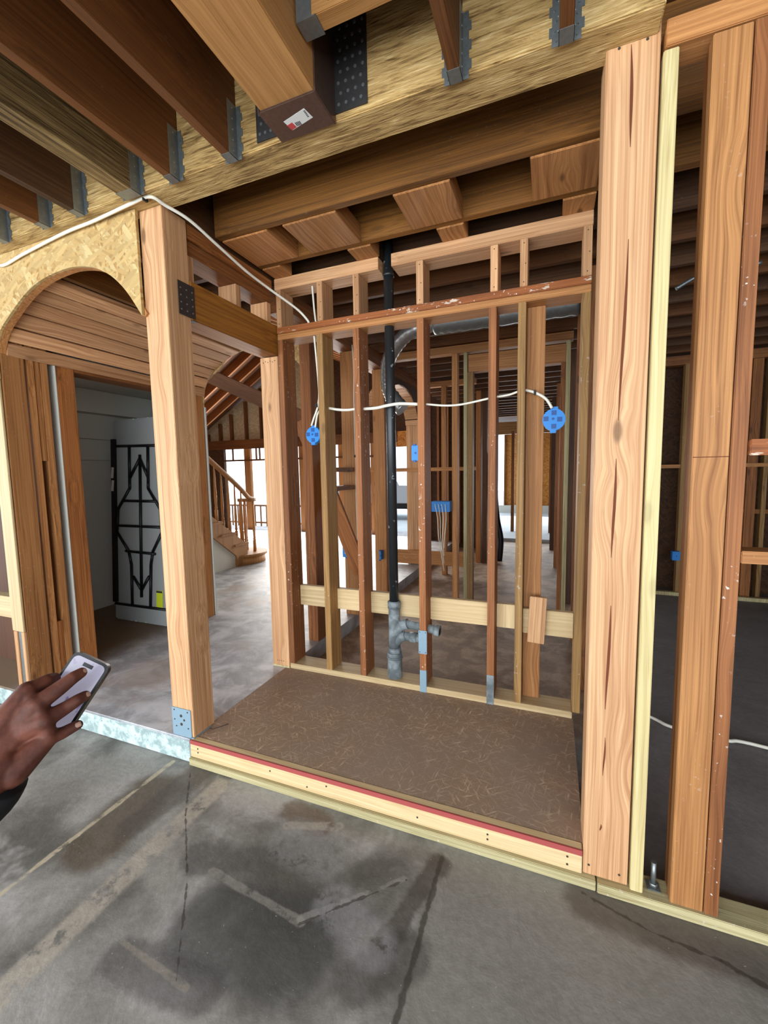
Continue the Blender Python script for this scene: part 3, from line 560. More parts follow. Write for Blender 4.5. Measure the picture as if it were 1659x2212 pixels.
B('wall_plate', -1.83, -1.67, 2.52, 4.415, 2.565, 2.70, rustclean, 'top plate of the hall wall running away from the recess', 'plate')
# cross wall at y 4.29
stud(-.94, -.885, 4.29, 4.38, 0, 2.633, tan, 'slim tan stud beyond the rear wall, beside the wide blue switch box')
stud(-.822, -.787, 4.29, 4.38, 0, 2.633, green, 'greenish stud beyond the rear wall, under the left end of the far header')
stud(-.785, -.730, 4.29, 4.38, 0, 2.44, grey, 'brownish trimmer stud under the left end of the far header')
stud(.072, .108, 4.29, 4.38, 0, 2.44, rustclean, 'reddish trimmer stud under the right end of the far header')
stud(.112, .150, 4.29, 4.38, 0, 2.633, green, 'greenish stud right of the far header')
B('door_header', -.775, .110, 4.29, 4.37, 2.442, 2.605, tan, 'deep tan header over the far door opening', 'header')
B('wall_plate', -1.66, .17, 4.285, 4.38, 2.635, 2.708, tan, 'light top plate above the far door opening', 'plate')
# wall at y 5.8
B('wall_plate', -1.66, -.95, 5.80, 5.89, 2.63, 2.70, tan, 'pinkish top plate of the second framed wall beyond', 'plate')
stud(-1.42, -1.355, 5.80, 5.89, 0, 2.628, tan, 'thin stud of the second framed wall beyond')
B('wall_blocking', -2.6, -.95, 5.795, 5.83, 1.475, 1.525, tan, 'horizontal mid-height block of the second framed wall', 'block')
B('low_board', -2.12, -.95, 5.77, 5.80, .14, .34, tan, 'wide light board fixed low across the second framed wall', 'board')
stud(-1.94, -1.845, 5.83, 5.92, .126, 2.15, fir, 'light post right of the far arched opening, left half of the pair')
stud(-1.843, -1.75, 5.83, 5.92, .126, 2.15, fir, 'light post right of the far arched opening, right half of the pair')
stud(-1.10, -1.02, 6.75, 6.9, 0, 2.70, orange, 'orange stud far back in the corridor, left side'); stud(-1.0, -.93, 6.75, 6.89, 0, 2.70, darkj, 'dark stud far back in the corridor, left side')
stud(-.90, -.84, 7.2, 7.3, 0, 2.70, green, 'pale stud far back in the corridor')
for i, (x, y_, m, t_) in enumerate(((.19, 2.98, rustclean, 'nearest'), (.19, 3.42, grey, 'second'), (.18, 3.85, rustclean, 'third'), (.14, 4.95, darkj, 'fourth'), (.10, 5.6, rustclean, 'fifth'), (.06, 6.72, rustclean, 'sixth'), (.0, 8.2, darkj, 'seventh'), (-.03, 10.0, rustclean, 'eighth'))):
    stud(x, x+.09, y_, y_+.04, 0, 2.70, m, 'stud on the right side of the corridor beyond the recess, %s from the camera' % t_, group='studs along the right side of the corridor')
hs = tube('hanging_sleeve', [(-.835, 7.0, 1.75), (-.84, 7.0, 1.2), (-.80, 7.0, .7), (-.74, 7.0, .35), (-.76, 7.0, .0)], .05, blackm, None, 12, True, label='black plastic sheet hanging to the floor far back in the corridor', cat='sheet')
# shorter studs in the dark bay left of the corridor
for i, x in enumerate((-2.2, -2.02, -1.84, -1.62)):
    stud(x, x+.04, 7.9, 8.0, .1, 2.70, rustclean if i % 2 else orange, 'brown stud in the dark bay behind the low board, %s from the left' % ords[i], group='studs in the dark bay behind the low board')
bx('wall_far', -2.28, -1.0, 8.02, 8.05, .0, 2.70, sheath, **st)
# far end wall
bx('wall_far_base', -2.1, 1.2, 14.55, 14.75, 0, .3, white, **st)
for i, x in enumerate((-1.9, -1.45, -.95, -.42, .0, .42)):
    stud(x, x+.045, 14.6, 14.7, .3, 2.7, rustclean, 'stud of the far orange strand-board wall, %s from the left' % ords[i], group='studs of the far orange wall')
bx('wall_far', -1.45, -1.05, 14.7, 14.72, .3, 2.7, osbfar, **st); bx('wall_far', -.42, .9, 14.7, 14.72, .3, 2.7, osbfar, **st)
B('far_beam', -2.0, 1.5, 10.9, 11.0, 2.35, 2.65, grey, 'grey-brown beam across the far end of the corridor', 'beam')
stud(-.84, -.77, 10.05, 10.1, 0, 2.35, rustclean, 'thin dark stud in front of the bright far opening')
# duct
dt = empty('duct', (-.6, 3.3, 2.5), 'silver round air duct under the ceiling beyond the rear wall', 'duct')
def ribbed(pts, r, n):
    pp = smoothpts(pts, n); return pp, [r*(1+.04*math.sin(i*2.1)) for i in range(len(pp))]
pp, rr = ribbed([(.16, 3.27, 2.60), (-.45, 3.27, 2.60), (-.85, 3.27, 2.60)], .085, 16); tube('straight_section', pp, .085, steel, dt, 20, rr=rr)
pp, rr = ribbed([(-.85, 3.27, 2.60), (-1.08, 3.30, 2.56), (-1.27, 3.40, 2.42), (-1.33, 3.50, 2.24), (-1.30, 3.52, 2.12)], .058, 14); tube('flexible_section', pp, .08, ductm, dt, 20, rr=rr)
pp, rr = ribbed([(-1.30, 3.52, 2.13), (-1.26, 3.52, 2.07), (-1.20, 3.52, 2.01)], .066, 5); tube('end_elbow', pp, .085, ductm, dt, 20, rr=rr)
# far arched opening in the hall wall
aw3 = empty('archway', (-1.84, 5.1, .126), 'far arched opening in the hall wall just right of the black pipe', 'archway')
NA = 16; fa = [(5.11-.69*math.cos(math.pi*i/NA), 2.12+.42*math.sin(math.pi*i/NA)) for i in range(NA+1)]
bm = bmesh.new(); pts = [(4.415, 2.12)]+fa+[(5.93, 2.12)]; R_ = []
for x in (-1.748, -1.738): R_.append([(bm.verts.new((x, y, z)), bm.verts.new((x, y, 2.598))) for y, z in pts])
for i in range(len(pts)-1):
    (a, A), (b, B_) = R_[0][i], R_[0][i+1]; (c, C_), (d, D) = R_[1][i], R_[1][i+1]
    bm.faces.new((a, b, B_, A)); bm.faces.new((c, C_, D, d)); bm.faces.new((a, c, d, b))
done(bm, 'arch_panel', darkj, aw3)
for i in range(1, NA, 2):
    a = Vector((0, fa[i][0], fa[i][1])); b_ = Vector((0, fa[min(i+2, NA)][0], fa[min(i+2, NA)][1])); d = b_-a
    if d.length < .05: continue
    q = (a+b_)/2; n_ = Vector((0, -d.z, d.y)).normalized()*.019
    lumber('arch_soffit_board', (-1.94, q.y+n_.y, q.z+n_.z), (-1.752, q.y+n_.y, q.z+n_.z), d.length-.012, .036, d, fir, parent=aw3)
B('wall_plate', -1.94, -1.70, 4.42, 5.93, 2.60, 2.70, rustclean, 'top plate above the far arched opening of the hall wall', 'plate')

# ---------------------------------------------------------------- right-hand room
for i, x in enumerate((.66, 1.00, 1.36, 1.72, 1.98, 2.12, 2.42, 2.75, 3.1, 3.5, 3.9)):
    stud(x, x+(.09 if i in (2, 4) else .04), 5.72 if i != 2 else 5.66, 5.81 if i != 2 else 5.75, 0, 2.60, grey if i in (2, 5, 7) else rustclean, 'stud on the back wall of the dark right-hand room, %s from the left' % ords[i], group='studs on the back wall of the dark room')
B('wall_plate', .62, 4.35, 5.70, 5.80, 2.60, 2.70, rustclean, 'top plate of the back wall in the dark right-hand room', 'plate')
B('wall_blocking', .62, 4.35, 5.68, 5.715, 1.46, 1.50, tan, 'long horizontal block on the back wall of the dark room', 'block')
B('wall_blocking', 1.76, 4.35, 5.74, 5.79, .95, 1.0, rustclean, 'lower dark horizontal block on the back wall of the dark room', 'block')
bx('floor_sill', .62, 4.35, 5.62, 5.68, 0, .04, green, label='dusty sill along the back wall of the dark room', cat='plate')
tube('wire_bundle', [(.72, 3.3, 2.60), (.85, 3.3, 2.66), (1.0, 3.32, 2.66), (1.15, 3.3, 2.68)], .012, steel, None, 8, True, label='grey wire bundle stapled under the dark ceiling joists at the right', cat='wire')

# ---------------------------------------------------------------- left: arched passage
arc = [(-2.985, 2.05), (-2.985, 2.20), (-2.925, 2.305), (-2.80, 2.392), (-2.69, 2.455), (-2.585, 2.497), (-2.47, 2.522), (-2.35, 2.532), (-2.26, 2.530), (-2.14, 2.508), (-2.03, 2.460), (-1.95, 2.400), (-1.885, 2.330), (-1.812, 2.228)]
ac = arc[1:]; ac = [tuple(p) for p in [Vector((x, z, 0)).xy for x, z in ac]]
sa = smoothpts([(x, z, 0) for x, z in arc[1:]], 3); sa = [(p.x, p.y) for p in sa]
aw = empty('archway', (-2.4, 1.52, .126), 'golden strand-board archway at the left under the beam', 'archway')
arch_sheet('arch_panel', sa, 2.703, -4.4, 2.05, 1.516, 1.530, osbm, aw)
arch_strip('arch_rim', sa, .022, 1.5315, 1.566, tan, aw)
vb = [(-2.975, 2.215), (-2.950, 2.275), (-2.905, 2.345), (-2.835, 2.412), (-2.745, 2.465), (-2.64, 2.505), (-2.55, 2.53)]
vb = [(-2.975, 2.185), (-2.962, 2.265), (-2.915, 2.343), (-2.835, 2.412), (-2.745, 2.468), (-2.645, 2.51), (-2.545, 2.54)]
for i in range(6):
    a = Vector((vb[i][0], 0, vb[i][1])); b_ = Vector((vb[i+1][0], 0, vb[i+1][1])); d = b_-a; n_ = Vector((-d.z, 0, d.x)).normalized()*.019; q = (a+b_)/2
    lumber('vault_board', (q.x+n_.x, 1.568, q.z+n_.z), (q.x+n_.x, 3.09, q.z+n_.z), d.length-.009, .036, d, fir, 'long light board of the vaulted passage ceiling, %s from the bottom' % ords[i], 'board', 'boards of the vaulted passage')
B('vault_beam', -2.52, -2.48, 1.60, 3.09, 2.56, 2.70, yellow, 'amber joist above the vault boards in the passage', 'joist')
arc2 = [(-1.83, 2.10), (-1.90, 2.30), (-2.03, 2.44), (-2.2, 2.52), (-2.35, 2.55), (-2.52, 2.55), (-2.61, 2.54), (-2.71, 2.50), (-2.80, 2.42), (-2.93, 2.34), (-2.985, 2.24), (-3.0, 2.10)]
aw2 = empty('archway', (-2.4, 3.10, .126), 'second archway at the rear end of the vaulted passage, in front of the stairs', 'archway')
sa2 = smoothpts([(x, z, 0) for x, z in arc2[::-1]], 3); sa2 = [(p.x, p.y) for p in sa2]
arch_sheet('arch_panel', sa2, 2.703, -3.5, 2.10, 3.095, 3.107, osbm, aw2)
# left jamb of the passage
B('trim_board', -3.10, -2.988, 1.519, 1.531, .53, 2.05, spruce, 'pale sunlit board facing the left side of the arched passage', 'board')
B('post', -3.075, -2.985, 1.536, 1.655, .126, 2.56, tan, 'tan post on the left side of the arched passage', 'post')
B('stud', -3.095, -3.06, 1.52, 1.535, .12, .528, fir, 'short pinkish strip below the pale board, left one', 'strip'); B('stud', -3.02, -2.988, 1.52, 1.535, .12, .528, fir, 'short pinkish strip below the pale board, right one', 'strip')
bx('metal_strap', -3.055, -3.025, 1.526, 1.530, .12, .528, steel, label='speckled steel strap between the two pinkish strips', cat='strap')
B('stud', -3.09, -2.995, 1.672, 1.712, .126, 2.30, tan, 'tan stud of the passage wall, first behind the tan post', 'stud')
B('filler_block', -3.08, -3.0, 1.714, 1.748, 1.58, 2.28, tan, 'upper tan filler piece between two passage studs', 'block'); B('filler_block', -3.08, -3.0, 1.714, 1.748, .126, .53, rustclean, 'lower brown filler piece between two passage studs', 'block')
B('stud', -3.09, -2.995, 1.750, 1.790, .126, 2.28, tan, 'tan stud of the passage wall, second behind the tan post', 'stud')
B('stud', -3.20, -3.09, 1.70, 1.85, .126, 2.28, darkj, 'dark set-back stud in the passage wall gap', 'stud')
B('door_jamb', -3.14, -3.0, 1.840, 1.955, .126, 2.26, rustclean, 'red-brown left jamb of the white closet', 'jamb'); bx('drywall_edge', -3.12, -2.998, 1.832, 1.838, .126, 2.26, white, label='thin pale drywall edge beside the left closet jamb', cat='drywall')
B('door_header', -3.14, -3.0, 1.957, 2.95, 2.175, 2.26, rustclean, 'red-brown header over the white closet opening', 'header')
B('door_jamb', -3.14, -3.0, 2.955, 3.09, .126, 2.30, orange, 'orange-brown right jamb between closet and stairs', 'jamb'); bx('drywall_edge', -3.13, -2.998, 3.108, 3.122, .126, 2.10, white, label='ragged white drywall edge behind the right closet jamb', cat='drywall')
# bay at the far left edge
B('blocking', -3.6, -3.105, 1.536, 1.60, .60, .735, spruce, 'pale horizontal block at the far left edge below mid height', 'block')
B('stud', -3.25, -3.21, 1.70, 1.79, .126, 2.5, redj, 'dark red stud at the far left edge', 'stud'); B('stud', -3.42, -3.38, 1.70, 1.79, .126, 2.5, fir, 'light stud at the far left edge behind the block', 'stud')
bx('wall_left', -8.9, -4.4, 1.98, 2.01, .126, 2.9, sheath, **st); bx('wall_left', -4.4, -3.2, 1.80, 1.83, .126, 2.9, deckm, **st)
tube('pale_pipe', [(-3.19, 1.62, .13), (-3.24, 1.62, 1.2)], .02, plain('pale_blue_pvc', (170, 205, 205), .5), None, 12, label='pale blue-white pipe at the far left edge', cat='pipe')

# closet under the stairs
bx('wall_closet_back', -4.36, -4.29, 1.9, 4.18, .126, 2.40, white, **st)
bx('wall_closet_left', -4.29, -3.15, 1.86, 1.92, .126, 2.40, white, **st)
def plan_poly(name, pts, z0, z1, mat):
    bm = bmesh.new(); A = [bm.verts.new((x, y, z0)) for x, y in pts]; Bv = [bm.verts.new((x, y, z1)) for x, y in pts]; bm.faces.new(A); bm.faces.new(Bv[::-1])
    for i in range(len(pts)): bm.faces.new((A[i], Bv[i], Bv[(i+1) % len(pts)], A[(i+1) % len(pts)]))
    done(bm, name, mat)['kind'] = 'structure'
plan_poly('wall_closet_right', [(-3.15, 3.06), (-3.15, 3.09), (-4.29, 4.20), (-4.29, 4.13)], .126, 2.40, white)
plan_poly('ceiling', [(-3.15, 1.86), (-3.15, 3.06), (-4.29, 4.13), (-4.29, 1.86)], 2.29, 2.33, white)
plan_poly('ceiling_step', [(-4.0, 1.93), (-4.0, 3.84), (-4.288, 4.12), (-4.288, 1.93)], 2.075, 2.285, white)
for z0, z1, xx in ((1.84, 2.073, -4.10), (1.64, 1.838, -4.15), (1.45, 1.638, -4.20), (1.25, 1.448, -4.25)): plan_poly('ceiling_step', [(xx, 1.93), (xx, 3.84-(xx+4.0)), (-4.288, 4.11), (-4.288, 1.93)], z0, z1, white)
tube('ceiling_fixture', [(-3.6, 2.35, 2.269), (-3.6, 2.35, 2.262)], .07, white, None, 24, label='round flush ceiling fixture in the white closet', cat='fixture')
tt = empty('folding_table', (-3.48, 2.70, .126), 'grey plastic folding table standing on end in the closet, black legs folded', 'table')
lumber('tabletop', (-3.45, 2.705, .127), (-3.45, 2.828, 2.00), .76, .045, (1, 0, 0), tabm, parent=tt, bev=.016)
bm = bmesh.new()
TS = [(-3.753, 1.754, -3.211, 1.741), (-3.797, 0.284, -3.138, 0.287), (-3.672, 1.249, -3.258, 1.248), (-3.651, 0.786, -3.281, 0.777), (-3.788, 1.018, -3.199, 1.019), (-3.456, 1.667, -3.456, 0.373), (-3.59, 1.743, -3.59, 1.428), (-3.356, 1.742, -3.356, 1.426), (-3.59, 1.428, -3.591, 1.364), (-3.591, 1.364, -3.747, 1.171), (-3.356, 1.426, -3.357, 1.363), (-3.357, 1.363, -3.213, 1.179), (-3.747, 1.171, -3.763, 0.954), (-3.763, 0.954, -3.614, 0.788), (-3.614, 0.788, -3.581, 0.663), (-3.213, 1.179, -3.195, 0.975), (-3.195, 0.975, -3.309, 0.796), (-3.309, 0.796, -3.334, 0.677), (-3.581, 0.663, -3.576, 0.293), (-3.334, 0.677, -3.346, 0.291), (-3.584, 1.461, -3.457, 1.635), (-3.457, 1.635, -3.355, 1.459), (-3.559, 0.557, -3.454, 0.437), (-3.454, 0.437, -3.359, 0.571)]
TY = lambda z: 2.67+.065*(z-.125)
for a, b, c_, d in TS: tube_bm(bm, [(a, TY(b), b), (c_, TY(d), d)], .0125, 8)
done(bm, 'folded_leg_frame', blackm, tt)
lumber('side_rail', (-3.795, TY(.30), .30), (-3.795, TY(1.82), 1.82), .05, .025, (1, 0, 0), blackm, parent=tt); lumber('side_rail', (-3.10, TY(.2), .2), (-3.10, TY(1.82), 1.82), .05, .025, (1, 0, 0), blackm, parent=tt)
lumber('warning_label', (-3.24, TY(.30)+.006, .30), (-3.24, TY(.45)+.006, .45), .075, .004, (1, 0, 0), yl, parent=tt, bev=0)
lumber('label_print', (-3.24, TY(.43)+.003, .43), (-3.24, TY(.447)+.003, .447), .07, .002, (1, 0, 0), dkl, parent=tt, bev=0)
for z0, z1 in ((1.46, 1.56), (1.34, 1.44)): lumber('paper_label', (-3.80, TY(z0)-.015, z0), (-3.79, TY(z1)-.015, z1), .03, .002, (1, 0, 0), whl, parent=tt, bev=0)

# staircase
stc = empty('staircase', (-4.8, 4.6, .126), 'oak staircase with turned balusters and curved bottom step, seen through the arch', 'staircase')
oak = wood('oak', (140, 94, 52), (196, 146, 92), .7, .2, 0, .3)
SX = -4.25
tr = [(5.11, .46), (4.85, .645), (4.60, .83), (4.34, 1.015), (4.08, 1.20), (3.82, 1.385)]
for i, (yy, zz) in enumerate(tr):
    bx('tread', -5.3, SX+.03, yy-.29, yy+.01, zz-.032, zz, oak, stc, .008); bx('riser', -5.3, SX, yy-.03, yy-.012, zz-.185, zz-.032, oak, stc)
bm = bmesh.new(); tube_bm(bm, [(-4.45, 5.25, .245), (-4.45, 5.25, .28)], .36, 32); 
done(bm, 'bottom_tread', oak, stc)
bm = bmesh.new(); tube_bm(bm, [(-4.45, 5.25, .126), (-4.45, 5.25, .245)], .33, 32); addbox(bm, -5.3, -4.4, 4.93, 5.4, .126, .244); done(bm, 'bottom_riser', oak, stc)
extrude_poly('skirt_board', [(5.1, .127), (5.1, .43), (3.7, 1.43), (3.7, 1.18), (4.86, .29), (4.86, .127)], 0, SX-.018, SX+.006, oak, stc)
extrude_poly('understair_panel', [(3.2, .127), (4.86, .127), (4.86, .29), (3.7, 1.18), (3.2, 1.55)], 0, SX-.06, SX-.02, white, stc)
def baluster(x, y, z0, z1):
    hgt = z1-z0; prof = [(0, .022), (.22, .022), (.225, .012), (.25, .02), (.28, .014), (.45, .020), (.6, .016), (.9, .011), (1, .010)]
    bm = bmesh.new(); tube_bm(bm, [(x, y, z0+hgt*t) for t, _ in prof], .02, 12, True, [r for _, r in prof]); return done(bm, 'baluster', oak, stc)
rail = lambda y_: 1.10+(5.29-y_)*.70
for i, (yy, zz) in enumerate(tr[:5]):
    for o_ in (.06, .19): baluster(SX-.03, yy-o_, zz, rail(yy-o_)-.03)
for a in range(5):
    an = a*1.25; baluster(-4.38+.11*math.cos(an), 5.30+.11*math.sin(an), .28, 1.06)
bm = bmesh.new(); tube_bm(bm, smoothpts([(SX-.03, 3.6, rail(3.6)), (SX-.03, 4.4, rail(4.4)), (SX-.03, 5.0, rail(5.0)), (SX-.04, 5.22, 1.13), (SX-.06, 5.36, 1.09)], 5), .034, 12); done(bm, 'handrail', oak, stc)
tube('handrail_volute', [(-4.38, 5.30, 1.06), (-4.38, 5.30, 1.105)], .14, oak, stc, 24)

# gable end beyond the stairs
slope = .607
def zr(x): return 2.38+(x+8.29)*slope
bm = bmesh.new(); r_ = -5.2
for (xa, za, xb, zb) in ((-8.9, zr(-8.9), r_, zr(r_)), (r_, zr(r_), -1.95, 3.0)):
    v4 = [bm.verts.new(c) for c in ((xa, 3.35, za+.16), (xb, 3.35, zb+.16), (xb, 8.9, zb+.16), (xa, 8.9, za+.16))]; v5 = [bm.verts.new(v.co+Vector((0, 0, .04))) for v in v4]
    bm.faces.new(v4); bm.faces.new(v5[::-1])
    for i in range(4): bm.faces.new((v4[i], v4[(i+1) % 4], v5[(i+1) % 4], v5[i]))
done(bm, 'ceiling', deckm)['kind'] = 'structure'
for i in range(12):
    yy = 3.7+i*.4
    lumber('rafter', (-8.7, yy, zr(-8.7)+.07), (r_-.02, yy, zr(r_)+.06), .16, .045, (0, 0, 1), rustclean, 'sloping rafter above the stairs, %s from the camera' % ords[i], 'rafter', 'rafters above the stairs')
    lumber('rafter', (r_+.1, yy+.06, zr(r_)+.02), (-1.98, yy+.06, 2.98), .16, .045, (0, 0, 1), orange, 'rafter on the near slope of the stair hall roof, %s from the camera' % ords[i], 'rafter', 'rafters on the near slope of the stair hall roof')
lumber('hip_rafter', (-5.5, 5.05, 3.28), (-3.0, 5.05, 2.15), .20, .08, (0, 0, 1), redj, 'heavy red-brown sloping rafter crossing the stair hall', 'rafter')
B('tie_beam', -8.8, -3.0, 8.40, 8.50, 2.10, 2.32, redj, 'dark red tie beam above the bright far windows', 'beam')
gw = extrude_poly('wall_gable', [(-8.8, 2.32), (r_, zr(r_)), (r_, 2.32)], 1, 8.52, 8.55, osb('faded_sheathing', [(200, 184, 150), (190, 170, 134), (206, 190, 160), (180, 158, 124)]), **st)
extrude_poly('wall_gable', [(r_, 2.32), (r_, zr(r_)), (-1.95, 3.1), (-1.95, 2.32)], 1, 8.52, 8.55, sheath, **st)
for i, x in enumerate((-8.1, -7.7, -7.35, -6.9, -6.45, -6.0)):
    lumber('stud', (x, 8.46, 2.32), (x, 8.46, zr(x)), .05, .09, (1, 0, 0), redj, 'dark stud in the gable above the tie beam, %s from the left' % ords[i], 'stud', 'dark studs in the gable above the tie beam')
bx('wall_far_left', -8.9, -7.6, 8.42, 8.5, .126, 2.1, sheath, **st)
for i, (xa, xb) in enumerate(((-6.98, -6.80), (-6.22, -6.04), (-5.42, -5.2), (-4.4, -4.2), (-3.62, -3.4))):
    stud(xa, xb, 8.42, 8.5, .126, 2.1, orange, 'post between the bright far openings, %s from the left' % ords[i], 'post', 'posts between the bright far openings')
B('transom_bar', -7.58, -3.4, 8.37, 8.41, 1.80, 1.84, redj, 'thin bar across the bright far openings', 'rail')
for i, x in enumerate((-7.3, -6.6, -6.5)): B('transom_mullion', x, x+.03, 8.37, 8.41, 1.84, 2.1, redj, 'short upright in the transom of the far openings, %s from the left' % ords[i], 'mullion')
bx('wall_far_right', -2.45, -2.0, 8.42, 8.5, .126, 2.3, sheath, **st); bx('wall_far_head', -3.4, -2.45, 8.42, 8.5, 2.0, 2.32, osbfar, **st)
rl = empty('railing', (-6, 9.3, .06), 'low wooden railing outside the bright far openings', 'railing')
B('top_rail', -8.5, -3.5, 9.28, 9.34, .62, .66, tan, parent=rl); B('lower_rail', -8.5, -3.5, 9.29, 9.33, .16, .20, tan, parent=rl)
for i in range(26): B('picket', -8.4+i*.19, -8.37+i*.19, 9.295, 9.325, .061, .62, tan, parent=rl)

# car outside
carp = plain('silver_car_paint', (176, 184, 190), .25, .3); gls = plain('dark_car_glass', (30, 36, 40), .1); tyre = plain('tyre_rubber', (24, 24, 24), .8)
car = empty('car', (-4.6, 12.2, .06), 'silver parked pickup outside, glimpsed between the post pair and the black pipe', 'car')
extrude_poly('car_body', [(-6.6, .45), (-6.6, 1.02), (-5.9, 1.08), (-5.5, 1.62), (-4.4, 1.64), (-4.1, 1.08), (-2.7, 1.05), (-2.65, .45)], 1, 11.6, 13.3, carp, car)
extrude_poly('car_window', [(-5.75, 1.12), (-5.45, 1.54), (-4.48, 1.56), (-4.25, 1.12)], 1, 11.59, 11.605, gls, car)
for x in (-5.8, -3.5): tube('wheel', [(x, 11.58, .42), (x, 11.85, .42)], .36, tyre, car, 24)
bx('bumper', -6.65, -2.6, 11.56, 11.62, .40, .56, tyre, car, .02)

# ---------------------------------------------------------------- hand with phone at the left edge
skin = G('brown_skin', .62, 0, .25); v = skin.tc.outputs['Object']; a = skin.noise(v, 25, 4); b_ = skin.noise(v, 220, 3)
skin.b.inputs['Subsurface Weight'].default_value = .08; skin.b.inputs['Subsurface Radius'].default_value = (.01, .004, .002)
skin.col(skin.mix(skin.ss(a, .35, .65), lin((74, 40, 30)), lin((104, 60, 46)))); skin.bump(b_, .2, .001)
Q = dict(wr1=(-0.8786, 0.3823, 0.9945), wr2=(-0.8458, 0.3930, 0.9718), wr0=(-0.8826, 0.3949, 1.0275), fo1=(-0.8660, 0.3193, 0.9632), ki=(-0.8748, 0.4416, 1.0855), km=(-0.8442, 0.4380, 1.0688),
 kr=(-0.8270, 0.4378, 1.0429), kp=(-0.8247, 0.4397, 1.0093), pc=(-0.8725, 0.4224, 1.0258), ip=(-0.8715, 0.4705, 1.0914), idd=(-0.8804, 0.4881, 1.0868), it=(-0.8949, 0.4971, 1.0725),
 mp=(-0.8294, 0.4706, 1.0879), md=(-0.8217, 0.4877, 1.0988), mt=(-0.8208, 0.5024, 1.1020), rp=(-0.8192, 0.4676, 1.0505), rd=(-0.8098, 0.4851, 1.0590), rtp=(-0.8084, 0.4978, 1.0608),
 pp=(-0.8189, 0.4591, 1.0075), pd=(-0.8138, 0.4722, 1.0105), pt=(-0.8090, 0.4808, 1.0128), t0=(-0.9148, 0.4356, 1.0222), t1=(-0.9411, 0.4678, 1.0168), t2=(-0.9386, 0.4907, 1.0190), t3=(-0.9283, 0.5059, 1.0225),
 sl0=(-0.8601, 0.3852, 0.9509), sl1=(-0.8698, 0.3459, 0.9207), pTL=(-0.8794, 0.5184, 1.1155), pTR=(-0.8267, 0.5414, 1.0839), pBR=(-0.8663, 0.4742, 1.0007), pBL=(-0.9185, 0.4581, 1.0453))
Q = {k_: Vector(v_) for k_, v_ in Q.items()}
bm = bmesh.new()
def caps(pts):
    """tapered rounded chain through (point, radius)"""
    for (p, r1), (q, r2) in zip(pts[:-1], pts[1:]):
        n = max(6, int((q-p).length/.0035))
        for i in range(n+1):
            t = i/n; bmesh.ops.create_icosphere(bm, subdivisions=2, radius=r1+(r2-r1)*t, matrix=Matrix.Translation(p.lerp(q, t)))
caps([(Q['wr1'], .034), (Q['pc'], .033), (Q['km'], .019)]); caps([(Q['wr2'], .027), (Q['kp'], .0165)]); caps([(Q['wr0'], .031), (Q['ki'], .019)]); caps([(Q['pc'], .032), (Q['kr'], .018)])
caps([(Q['wr1'].lerp(Q['wr2'], .5), .034), (Q['fo1'].lerp(Q['sl0'], .4), .036)]); caps([(Q['pc'], .026), (Q['t0'], .02)])
caps([(Q['ki'], .0165), (Q['ip'], .0135), (Q['idd'], .0118), (Q['it'], .0102)]); caps([(Q['km'], .0165), (Q['mp'], .0138), (Q['md'], .0120), (Q['mt'], .0102)])
caps([(Q['kr'], .0160), (Q['rp'], .0130), (Q['rd'], .0114), (Q['rtp'], .0098)]); caps([(Q['kp'], .0145), (Q['pp'], .0115), (Q['pd'], .0104), (Q['pt'], .0092)])
caps([(Q['t0'], .018), (Q['t1'], .015), (Q['t2'], .013), (Q['t3'], .0105)])
for i, j in (('ki', 'km'), ('km', 'kr'), ('kr', 'kp')): caps([(Q[i], .0145), (Q[j], .0145)])
person = done(bm, 'person', skin.m, smooth=True)
tag(person, 'brown hand of a person holding a dark phone, reaching in at the left edge', 'person')
rm = person.modifiers.new('remesh', 'REMESH'); rm.mode = 'VOXEL'; rm.voxel_size = .0022; rm.use_smooth_shade = True
sm = person.modifiers.new('smooth', 'SMOOTH'); sm.iterations = 8; sm.factor = .5
sl = bmesh.new(); tube_bm(sl, smoothpts([Q['wr1'].lerp(Q['wr2'], .6)+Vector((-.004, -.012, -.018)), Q['sl0']+Vector((-.012, -.02, -.012)), Q['sl1']+Vector((-.01, -.02, 0)), Q['sl1']+Vector((-.06, -.10, -.06))], 4), .046, 20, True)
done(sl, 'sleeve', plain('black_sleeve', (14, 13, 15), .9), person, True)['label'] = 'black sleeve cuff'
nailc = plain('fingernail', (196, 160, 140), .25)
for tip, dip in (('mt', 'md'), ('rtp', 'rd'), ('it', 'idd'), ('pt', 'pd')):
    d = (Q[tip]-Q[dip]).normalized(); tocam = (Vector((0, 0, H))-Q[tip]).normalized(); n_ = (tocam - d*tocam.dot(d)).normalized(); s_ = d.cross(n_)
    bm = bmesh.new(); g = []
    for i in range(5):
        row = []
        for k3 in range(5):
            u_ = (i/4-.5)*.010; w_ = (k3/4-.5)*.009; row.append(bm.verts.new(Q[tip]+d*(u_+.001)+s_*w_+n_*(.0096-w_*w_*90-u_*u_*25)))
        g.append(row)
    for i in range(4):
        for k3 in range(4): bm.faces.new((g[i][k3], g[i+1][k3], g[i+1][k3+1], g[i][k3+1]))
    bmesh.ops.solidify(bm, geom=bm.faces, thickness=.0006); done(bm, 'fingernail', nailc, person, True)
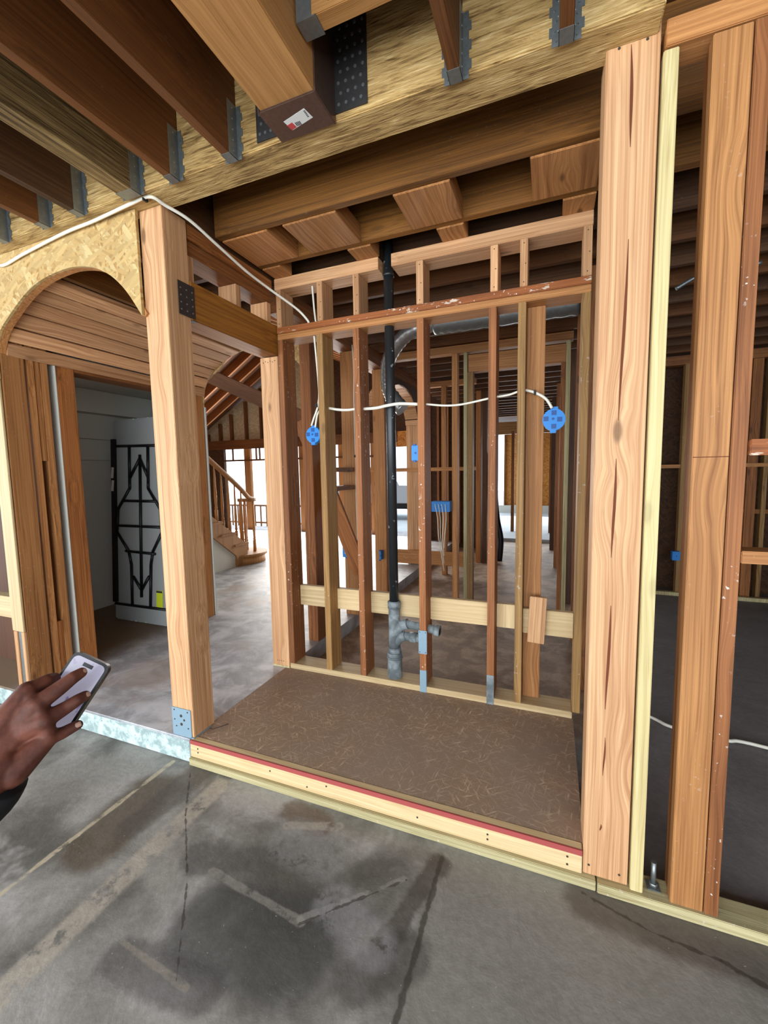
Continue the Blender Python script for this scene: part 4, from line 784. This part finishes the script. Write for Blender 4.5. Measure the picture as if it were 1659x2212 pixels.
# phone
c0 = (Q['pTL']+Q['pTR']+Q['pBR']+Q['pBL'])/4 + Vector((.006, .006, -.012)); ex = (Q['pTR']-Q['pTL']).normalized(); ey = ((Q['pTL']+Q['pTR'])-(Q['pBL']+Q['pBR'])); ey = (ey-ex*ey.dot(ex)).normalized(); ez = ex.cross(ey)
if ez.dot(Vector((0, 0, H))-c0) < 0: ez = -ez; ex = -ex
PM = Matrix((ex, ey, ez)).transposed().to_4x4(); PM.translation = c0
def rrect(bm, hw, hh, r, z0, z1):
    pts = []
    for cx_, cy_, a0 in ((hw-r, hh-r, 0), (-hw+r, hh-r, 90), (-hw+r, -hh+r, 180), (hw-r, -hh+r, 270)):
        for i in range(7): a = math.radians(a0+15*i); pts.append((cx_+r*math.cos(a), cy_+r*math.sin(a)))
    A = [bm.verts.new((x, y_, z0)) for x, y_ in pts]; Bv = [bm.verts.new((x, y_, z1)) for x, y_ in pts]; bm.faces.new(A[::-1]); bm.faces.new(Bv)
    for i in range(len(pts)): bm.faces.new((A[i], A[(i+1) % len(pts)], Bv[(i+1) % len(pts)], Bv[i]))
pe = bpy.data.objects.new('phone', None); COL.objects.link(pe); pe.matrix_basis = PM; WM['phone'] = PM.copy(); pe.empty_display_size = .05
tag(pe, 'smartphone with a lit pale screen and black case, held in the hand at the left', 'phone')
hw, hh = .0345, .070
def pbm(name, fn, mat):
    bm = bmesh.new(); fn(bm); bmesh.ops.recalc_face_normals(bm, faces=bm.faces); me = bpy.data.meshes.new(name); bm.to_mesh(me); bm.free(); return link(name, me, mat, PM.copy(), pe)
pbm('phone_case', lambda b: rrect(b, hw+.003, hh+.003, .012, -.017, -.001), plain('black_phone_case', (12, 12, 14), .4))
scr = G('lit_screen', .2); nz = scr.noise(scr.tc.outputs['Object'], 45, 2); cc = scr.mix(scr.ss(nz, .6, .66), lin((196, 190, 214)), lin((130, 110, 160))); scr.col(lin((120, 118, 130))); scr.put(scr.b.inputs['Emission Color'], cc); scr.b.inputs['Emission Strength'].default_value = .16
pbm('phone_screen', lambda b: rrect(b, hw-.002, hh-.002, .010, -.001, .0004), scr.m)
def isl(b): addbox(b, -.010, .010, hh-.016, hh-.009, .0004, .0007)
pbm('camera_cutout', isl, blackm)
def btn(b): tube_bm(b, [(.010, -.022, .0004), (.010, -.022, .0008)], .0065, 20)
pbm('screen_button', btn, plain('button_blue_grey', (96, 100, 130), .3))
